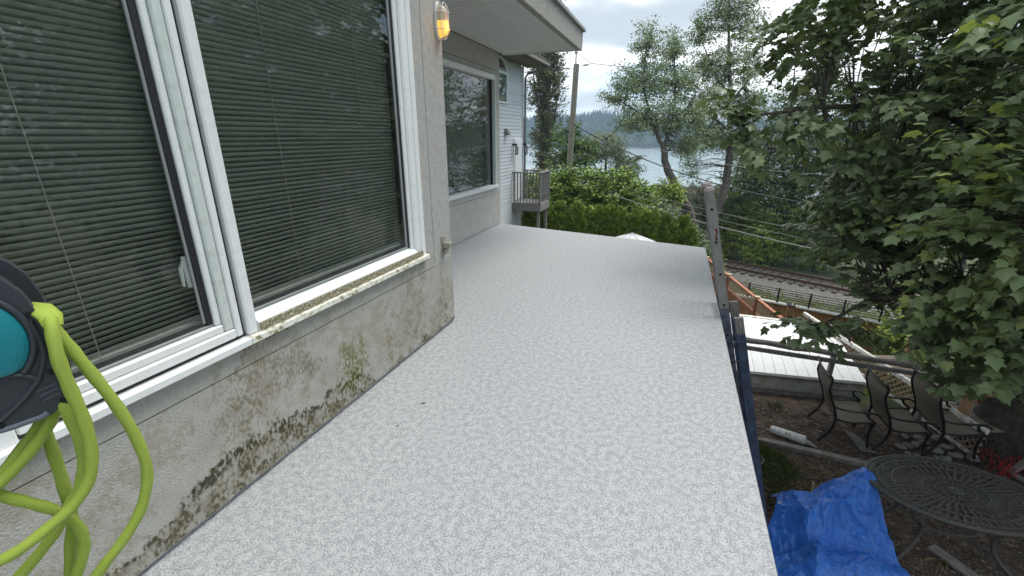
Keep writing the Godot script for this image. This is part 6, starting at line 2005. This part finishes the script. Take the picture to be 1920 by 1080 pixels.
# ------------------------------------------------------------------ ladder
func make_ladder() -> void:
	var D := Vector3(0.2475, -0.9689, 0.0)
	var E := Vector3(0.9689, 0.2475, 0.0)
	var P0 := Vector3(0.333, 0.994, -4.21)
	var foot_s := (0.994 + 2.483) / 0.9689
	var L := thing("extension_ladder", P0 + D * foot_s, "old extension ladder with grey top and blue lower rails leaning on the deck edge", "ladder")
	var o := L.position
	var step := 0.297
	for side in 2:
		var z := 0.0 if side == 0 else -0.40
		var zi := 0.012 if side == 0 else -0.012
		var a := P0 - o + Vector3(0, 0, z)
		# channel section: web and two flanges, upper length bare, lower length blue
		for seg in [[-0.075, 0.93, M.aluminium, "upper_rail"], [0.93, 2.75, M.steel_blue, "lower_rail"]]:
			var p0: Vector3 = a + D * seg[0]
			var p1: Vector3 = a + D * seg[1]
			bar(L, seg[3], p0, p1, 0.070, 0.006, seg[2], E, 0.001)
			for s in [-1.0, 1.0]:
				bar(L, "rail_flange", p0 + E * 0.036 * s - Vector3(0, 0, zi), p1 + E * 0.036 * s - Vector3(0, 0, zi), 0.005, 0.028, seg[2], E, 0.001)
		# cap
		var g := Geo.new()
		g.tube([a - D * 0.076, a - D * 0.10, a - D * 0.155, a - D * 0.165], [0.036, 0.034, 0.034, 0.04], 10)
		put(L, "rail_end", g.mesh(), M.aluminium)
		g = Geo.new()
		g.tube([a - D * 0.165, a - D * 0.175, a - D * 0.188, a - D * 0.194], [0.038, 0.043, 0.041, 0.03], 12)
		put(L, "end_cap", g.mesh(), M.pink_cap)
	# rust patch on the upper rail
	var rp := PackedVector2Array([Vector2(0.0, 0.0), Vector2(0.02, -0.01), Vector2(0.026, 0.03), Vector2(0.012, 0.055), Vector2(0.018, 0.09), Vector2(0.006, 0.14), Vector2(-0.006, 0.10), Vector2(0.0, 0.06), Vector2(0.012, 0.03)])
	var gr := Geo.new()
	gr.slab(rp, P0 - o + D * 0.18 + Vector3(0, 0, 0.0032), E, D, -0.0008)
	put(L, "rust_patch", gr.mesh(), M.rust)
	# hollow rungs, open at the rail
	for k in 9:
		var c := P0 - o + D * (k * step)
		var g := Geo.new()
		g.lathe([Vector2(0.0125, -0.42), Vector2(0.0125, 0.012), Vector2(0.019, 0.012), Vector2(0.019, -0.42)], 14)
		g.lathe([Vector2(0.0, -0.06), Vector2(0.0124, -0.06)], 10)
		put(L, "rung", g.mesh(), M.aluminium if k < 4 else M.steel_blue, Transform3D(Basis(Vector3.RIGHT, Vector3.BACK, Vector3.DOWN), c))
		g = Geo.new()
		g.lathe([Vector2(0.0, 0.004), Vector2(0.0124, 0.004)], 12)
		put(L, "rung_hollow", g.mesh(), M.hole, Transform3D(Basis(Vector3.RIGHT, Vector3.BACK, Vector3.DOWN), c))
	# base section of timber, blue below its bare head
	for side in 2:
		var z := 0.02 if side == 0 else -0.42
		var h0 := P0 - o + D * 1.02 + E * 0.105 + Vector3(0, 0, z)
		bar(L, "base_rail_head", h0, h0 + D * 0.165, 0.080, 0.036, M.weathered, E, 0.004)
		bar(L, "base_rail", h0 + D * 0.166, h0 + D * 2.53, 0.084, 0.036, M.blue_paint, E, 0.004)
	for k in 7:
		var c := P0 - o + D * (1.40 + k * step) + E * 0.105
		var g := Geo.new()
		g.tube([c + Vector3(0, 0, 0.0), c + Vector3(0, 0, -0.40)], [0.016], 8)
		put(L, "base_rung", g.mesh(), M.steel_blue)
	for s in [1.26, 1.46]:
		var c: Vector3 = P0 - o + D * s + Vector3(0, 0, 0.006)
		bar(L, "clamp", c - E * 0.03, c + E * 0.115 + Vector3(0, 0, 0.035), 0.012, 0.02, M.steel_blue, D, 0.002)

# ------------------------------------------------------------------ hose reel and hose
func make_reel() -> void:
	var n := Vector3(0.9, 0, 0.436).normalized()
	var ax := Vector3.UP.cross(n)
	var O := Vector3(-0.9068, 1.2838, -0.3208)
	var R := thing("hose_reel", Vector3(-1.14, 0.0, -0.14), "black and teal garden hose reel hanging before the casement window", "hose reel")
	var q := O - R.position
	var P := func(a: float, y: float, off := 0.0) -> Vector3: return q + ax * a + Vector3.UP * y + n * off
	var outline := PackedVector2Array([Vector2(-0.20, 0.03), Vector2(-0.155, 0.105), Vector2(-0.105, 0.137), Vector2(-0.065, 0.145), Vector2(-0.028, 0.138), Vector2(-0.003, 0.119), Vector2(0.012, 0.094), Vector2(0.021, 0.056), Vector2(0.0245, 0.01), Vector2(0.023, -0.037), Vector2(0.026, -0.078), Vector2(0.024, -0.092), Vector2(0.017, -0.100), Vector2(0.001, -0.106), Vector2(-0.007, -0.112), Vector2(-0.062, -0.113), Vector2(-0.16, -0.113), Vector2(-0.20, -0.08)])
	var g := Geo.new()
	g.slab(outline, q - n * 0.02, ax, Vector3.UP, 0.02, 0.004)
	put(R, "side_plate", g.mesh(), M.shell)
	g = Geo.new()
	var small := Geometry2D.offset_polygon(outline, -0.02)[0]
	g.slab(small, q - n * 0.13, ax, Vector3.UP, 0.109, 0.004)
	put(R, "drum_housing", g.mesh(), M.shell)
	g = Geo.new()
	g.slab(outline, q - n * 0.151, ax, Vector3.UP, 0.02, 0.004)
	put(R, "side_plate", g.mesh(), M.shell)
	# teal dome, its lower part cut by the plate's bar
	g = Geo.new()
	var c := Vector2(-0.083, 0.030)
	var rad := 0.086
	for i in 8:
		for k in 40:
			var quad := []
			for e in [[i, k], [i + 1, k], [i + 1, k + 1], [i, k + 1]]:
				var th: float = PI * 0.5 * e[0] / 8.0
				var ph: float = TAU * e[1] / 40.0
				var y := rad * sin(th) * sin(ph)
				quad.append(P.call(c.x + rad * sin(th) * cos(ph), c.y + maxf(y, -0.055), 0.0008 + 0.016 * cos(th)))
			if i == 0:
				g.tri(quad[0], quad[1], quad[2], n, n, n)
			else:
				g.quad(quad[0], quad[1], quad[2], quad[3], n)
	put(R, "drum_cover", g.mesh(), M.teal)
	g = Geo.new()
	var rim := []
	for k in 33:
		var t := lerpf(-0.72, PI + 0.72, k / 32.0)
		rim.append(P.call(c.x + (rad + 0.004) * cos(t), c.y + (rad + 0.004) * sin(t), 0.001))
	g.tube(rim, [0.005], 6)
	put(R, "cover_rim", g.mesh(), M.shell)
	for rib in [[Vector2(-0.16, -0.018), Vector2(-0.036, -0.027), Vector2(-0.004, -0.047)], [Vector2(-0.004, -0.047), Vector2(0.012, -0.004), Vector2(0.010, 0.05)], [Vector2(-0.004, -0.047), Vector2(-0.03, -0.075), Vector2(-0.058, -0.097)]]:
		var pts := []
		for p in rib:
			pts.append(P.call(p.x, p.y, 0.001))
		g = Geo.new()
		g.tube(smooth(pts), [0.004], 6)
		put(R, "rib", g.mesh(), M.shell)
	g = Geo.new()
	g.tube([P.call(-0.16, -0.113, -0.004), P.call(-0.05, -0.1135, -0.004), P.call(-0.016, -0.1105, -0.004), P.call(-0.008, -0.106, -0.004)], [0.006], 8)
	put(R, "carry_handle", g.mesh(), M.shell_light)
	for p in [Vector2(0.013, 0.060), Vector2(0.0125, -0.039), Vector2(0.0135, -0.092), Vector2(-0.060, -0.105)]:
		g = Geo.new()
		g.lathe([Vector2(0.0, 0.0015), Vector2(0.0045, 0.0012), Vector2(0.0055, 0.0)], 12)
		put(R, "bolt_recess", g.mesh(), M.hole, Transform3D(Basis(ax, n, -ax.cross(n).normalized() if false else ax.cross(n)), P.call(p.x, p.y, 0.0002)))
	for k in 3:
		g = Geo.new()
		g.tube([P.call(-0.012 + k * 0.002, -0.066 - k * 0.009, 0.0003), P.call(0.012, -0.060 - k * 0.009, 0.0003)], [0.0007], 4)
		put(R, "moulded_line", g.mesh(), M.shell_light)
	# stand that carries it, beside the camera's view
	bar(R, "stand_post", Vector3(0, 0.006, 0), Vector3(0, 1.42, 0), 0.03, 0.03, M.black_metal)
	bar(R, "stand_arm", Vector3(0.015, 1.34, -0.005), q + ax * -0.16 - n * 0.085 + Vector3(0, 0.07, 0), 0.02, 0.02, M.black_metal)
	for s in [Vector3(0.25, 0, 0), Vector3(-0.15, 0, 0.2), Vector3(-0.1, 0, -0.25)]:
		bar(R, "stand_foot", Vector3(0, 0.016, 0), s + Vector3(0, 0.016, 0), 0.02, 0.03, M.black_metal)
	# one long hose in slack loops
	var H := thing("garden_hose", Vector3(-0.95, 0.0, -0.33), "bright lime green garden hose hanging in loose loops from the reel", "hose")
	var w := O - H.position
	var W := func(a: float, y: float, off: float) -> Vector3: return w + ax * a + Vector3.UP * y + n * off
	var runs := [
		[[0.0, 0.03, -0.06], [0.022, 0.046, -0.02], [0.032, 0.042, 0.006], [0.034, 0.026, 0.012], [0.041, 0.001, 0.012], [0.053, -0.046, 0.012], [0.069, -0.114, 0.012], [0.081, -0.19, 0.012], [0.082, -0.268, 0.012], [0.061, -0.335, 0.012], [0.029, -0.382, 0.012], [-0.01, -0.422, 0.01], [-0.06, -0.47, 0.0], [-0.13, -0.46, -0.01], [-0.16, -0.37, -0.02], [-0.14, -0.25, -0.03], [-0.110, -0.223, -0.03],
		[-0.087, -0.249, -0.03], [-0.064, -0.279, -0.03], [-0.043, -0.312, -0.03], [-0.030, -0.356, -0.03], [-0.032, -0.394, -0.03], [-0.047, -0.433, -0.03], [-0.08, -0.50, -0.04], [-0.10, -0.57, -0.05], [-0.085, -0.60, -0.07], [-0.072, -0.54, -0.06], [-0.070, -0.482, -0.055], [-0.053, -0.406, -0.05], [-0.037, -0.348, -0.05], [-0.031, -0.284, -0.05], [-0.027, -0.222, -0.05], [-0.026, -0.163, -0.05], [-0.03, -0.12, -0.065], [-0.04, -0.09, -0.07]],
		[[0.0, 0.035, -0.08], [0.022, 0.052, -0.03], [0.031, 0.05, 0.006], [0.031, 0.034, 0.022], [0.027, -0.006, 0.03], [0.027, -0.057, 0.03], [0.029, -0.111, 0.03], [0.026, -0.172, 0.03], [0.012, -0.229, 0.03], [-0.016, -0.267, 0.03], [-0.053, -0.291, 0.03], [-0.094, -0.31, 0.03], [-0.137, -0.324, 0.02], [-0.20, -0.36, 0.0], [-0.22, -0.45, -0.01], [-0.19, -0.47, -0.005], [-0.16, -0.42, 0.0], [-0.134, -0.39, 0.0], [-0.105, -0.374, 0.0], [-0.061, -0.333, 0.0], [-0.027, -0.287, 0.0], [-0.003, -0.251, 0.0], [0.012, -0.198, 0.0], [0.014, -0.145, 0.0], [0.008, -0.092, -0.012], [-0.005, -0.06, -0.07]],
		[[0.000, -0.08, -0.06], [-0.004, -0.118, -0.028], [-0.035, -0.161, -0.02], [-0.066, -0.191, -0.02], [-0.103, -0.221, -0.02], [-0.16, -0.27, -0.03], [-0.22, -0.36, -0.05], [-0.24, -0.5, -0.06], [-0.2, -0.8, -0.06], [-0.16, -1.10, -0.05], [-0.10, -1.235, 0.0], [0.0, -1.265, 0.06], [0.1, -1.266, 0.05]],
		[[-0.008, -0.08, -0.08], [-0.016, -0.125, -0.045], [-0.050, -0.165, -0.035], [-0.085, -0.200, -0.03], [-0.125, -0.235, -0.035], [-0.19, -0.30, -0.05], [-0.26, -0.34, -0.06]]]
	for run in runs:
		var pts := []
		for p in run:
			pts.append(W.call(p[0], p[1], p[2]))
		var fine := smooth(smooth(pts))
		g = Geo.new()
		var radii := []
		for k in fine.size():
			radii.append(0.0090 + 0.0005 * sin(k * 0.7))
		g.tube(fine, radii, 12)
		put(H, "hose_run", g.mesh(), M.hose)
	# flattened, folded piece where it leaves the drum
	g = Geo.new()
	g.tube([W.call(0.010, 0.060, -0.05), W.call(0.024, 0.062, -0.012), W.call(0.033, 0.052, 0.008), W.call(0.033, 0.038, 0.014)], [0.012, 0.016, 0.015, 0.012], 12, true, 0.45)
	put(H, "hose_fold", g.mesh(), M.hose)
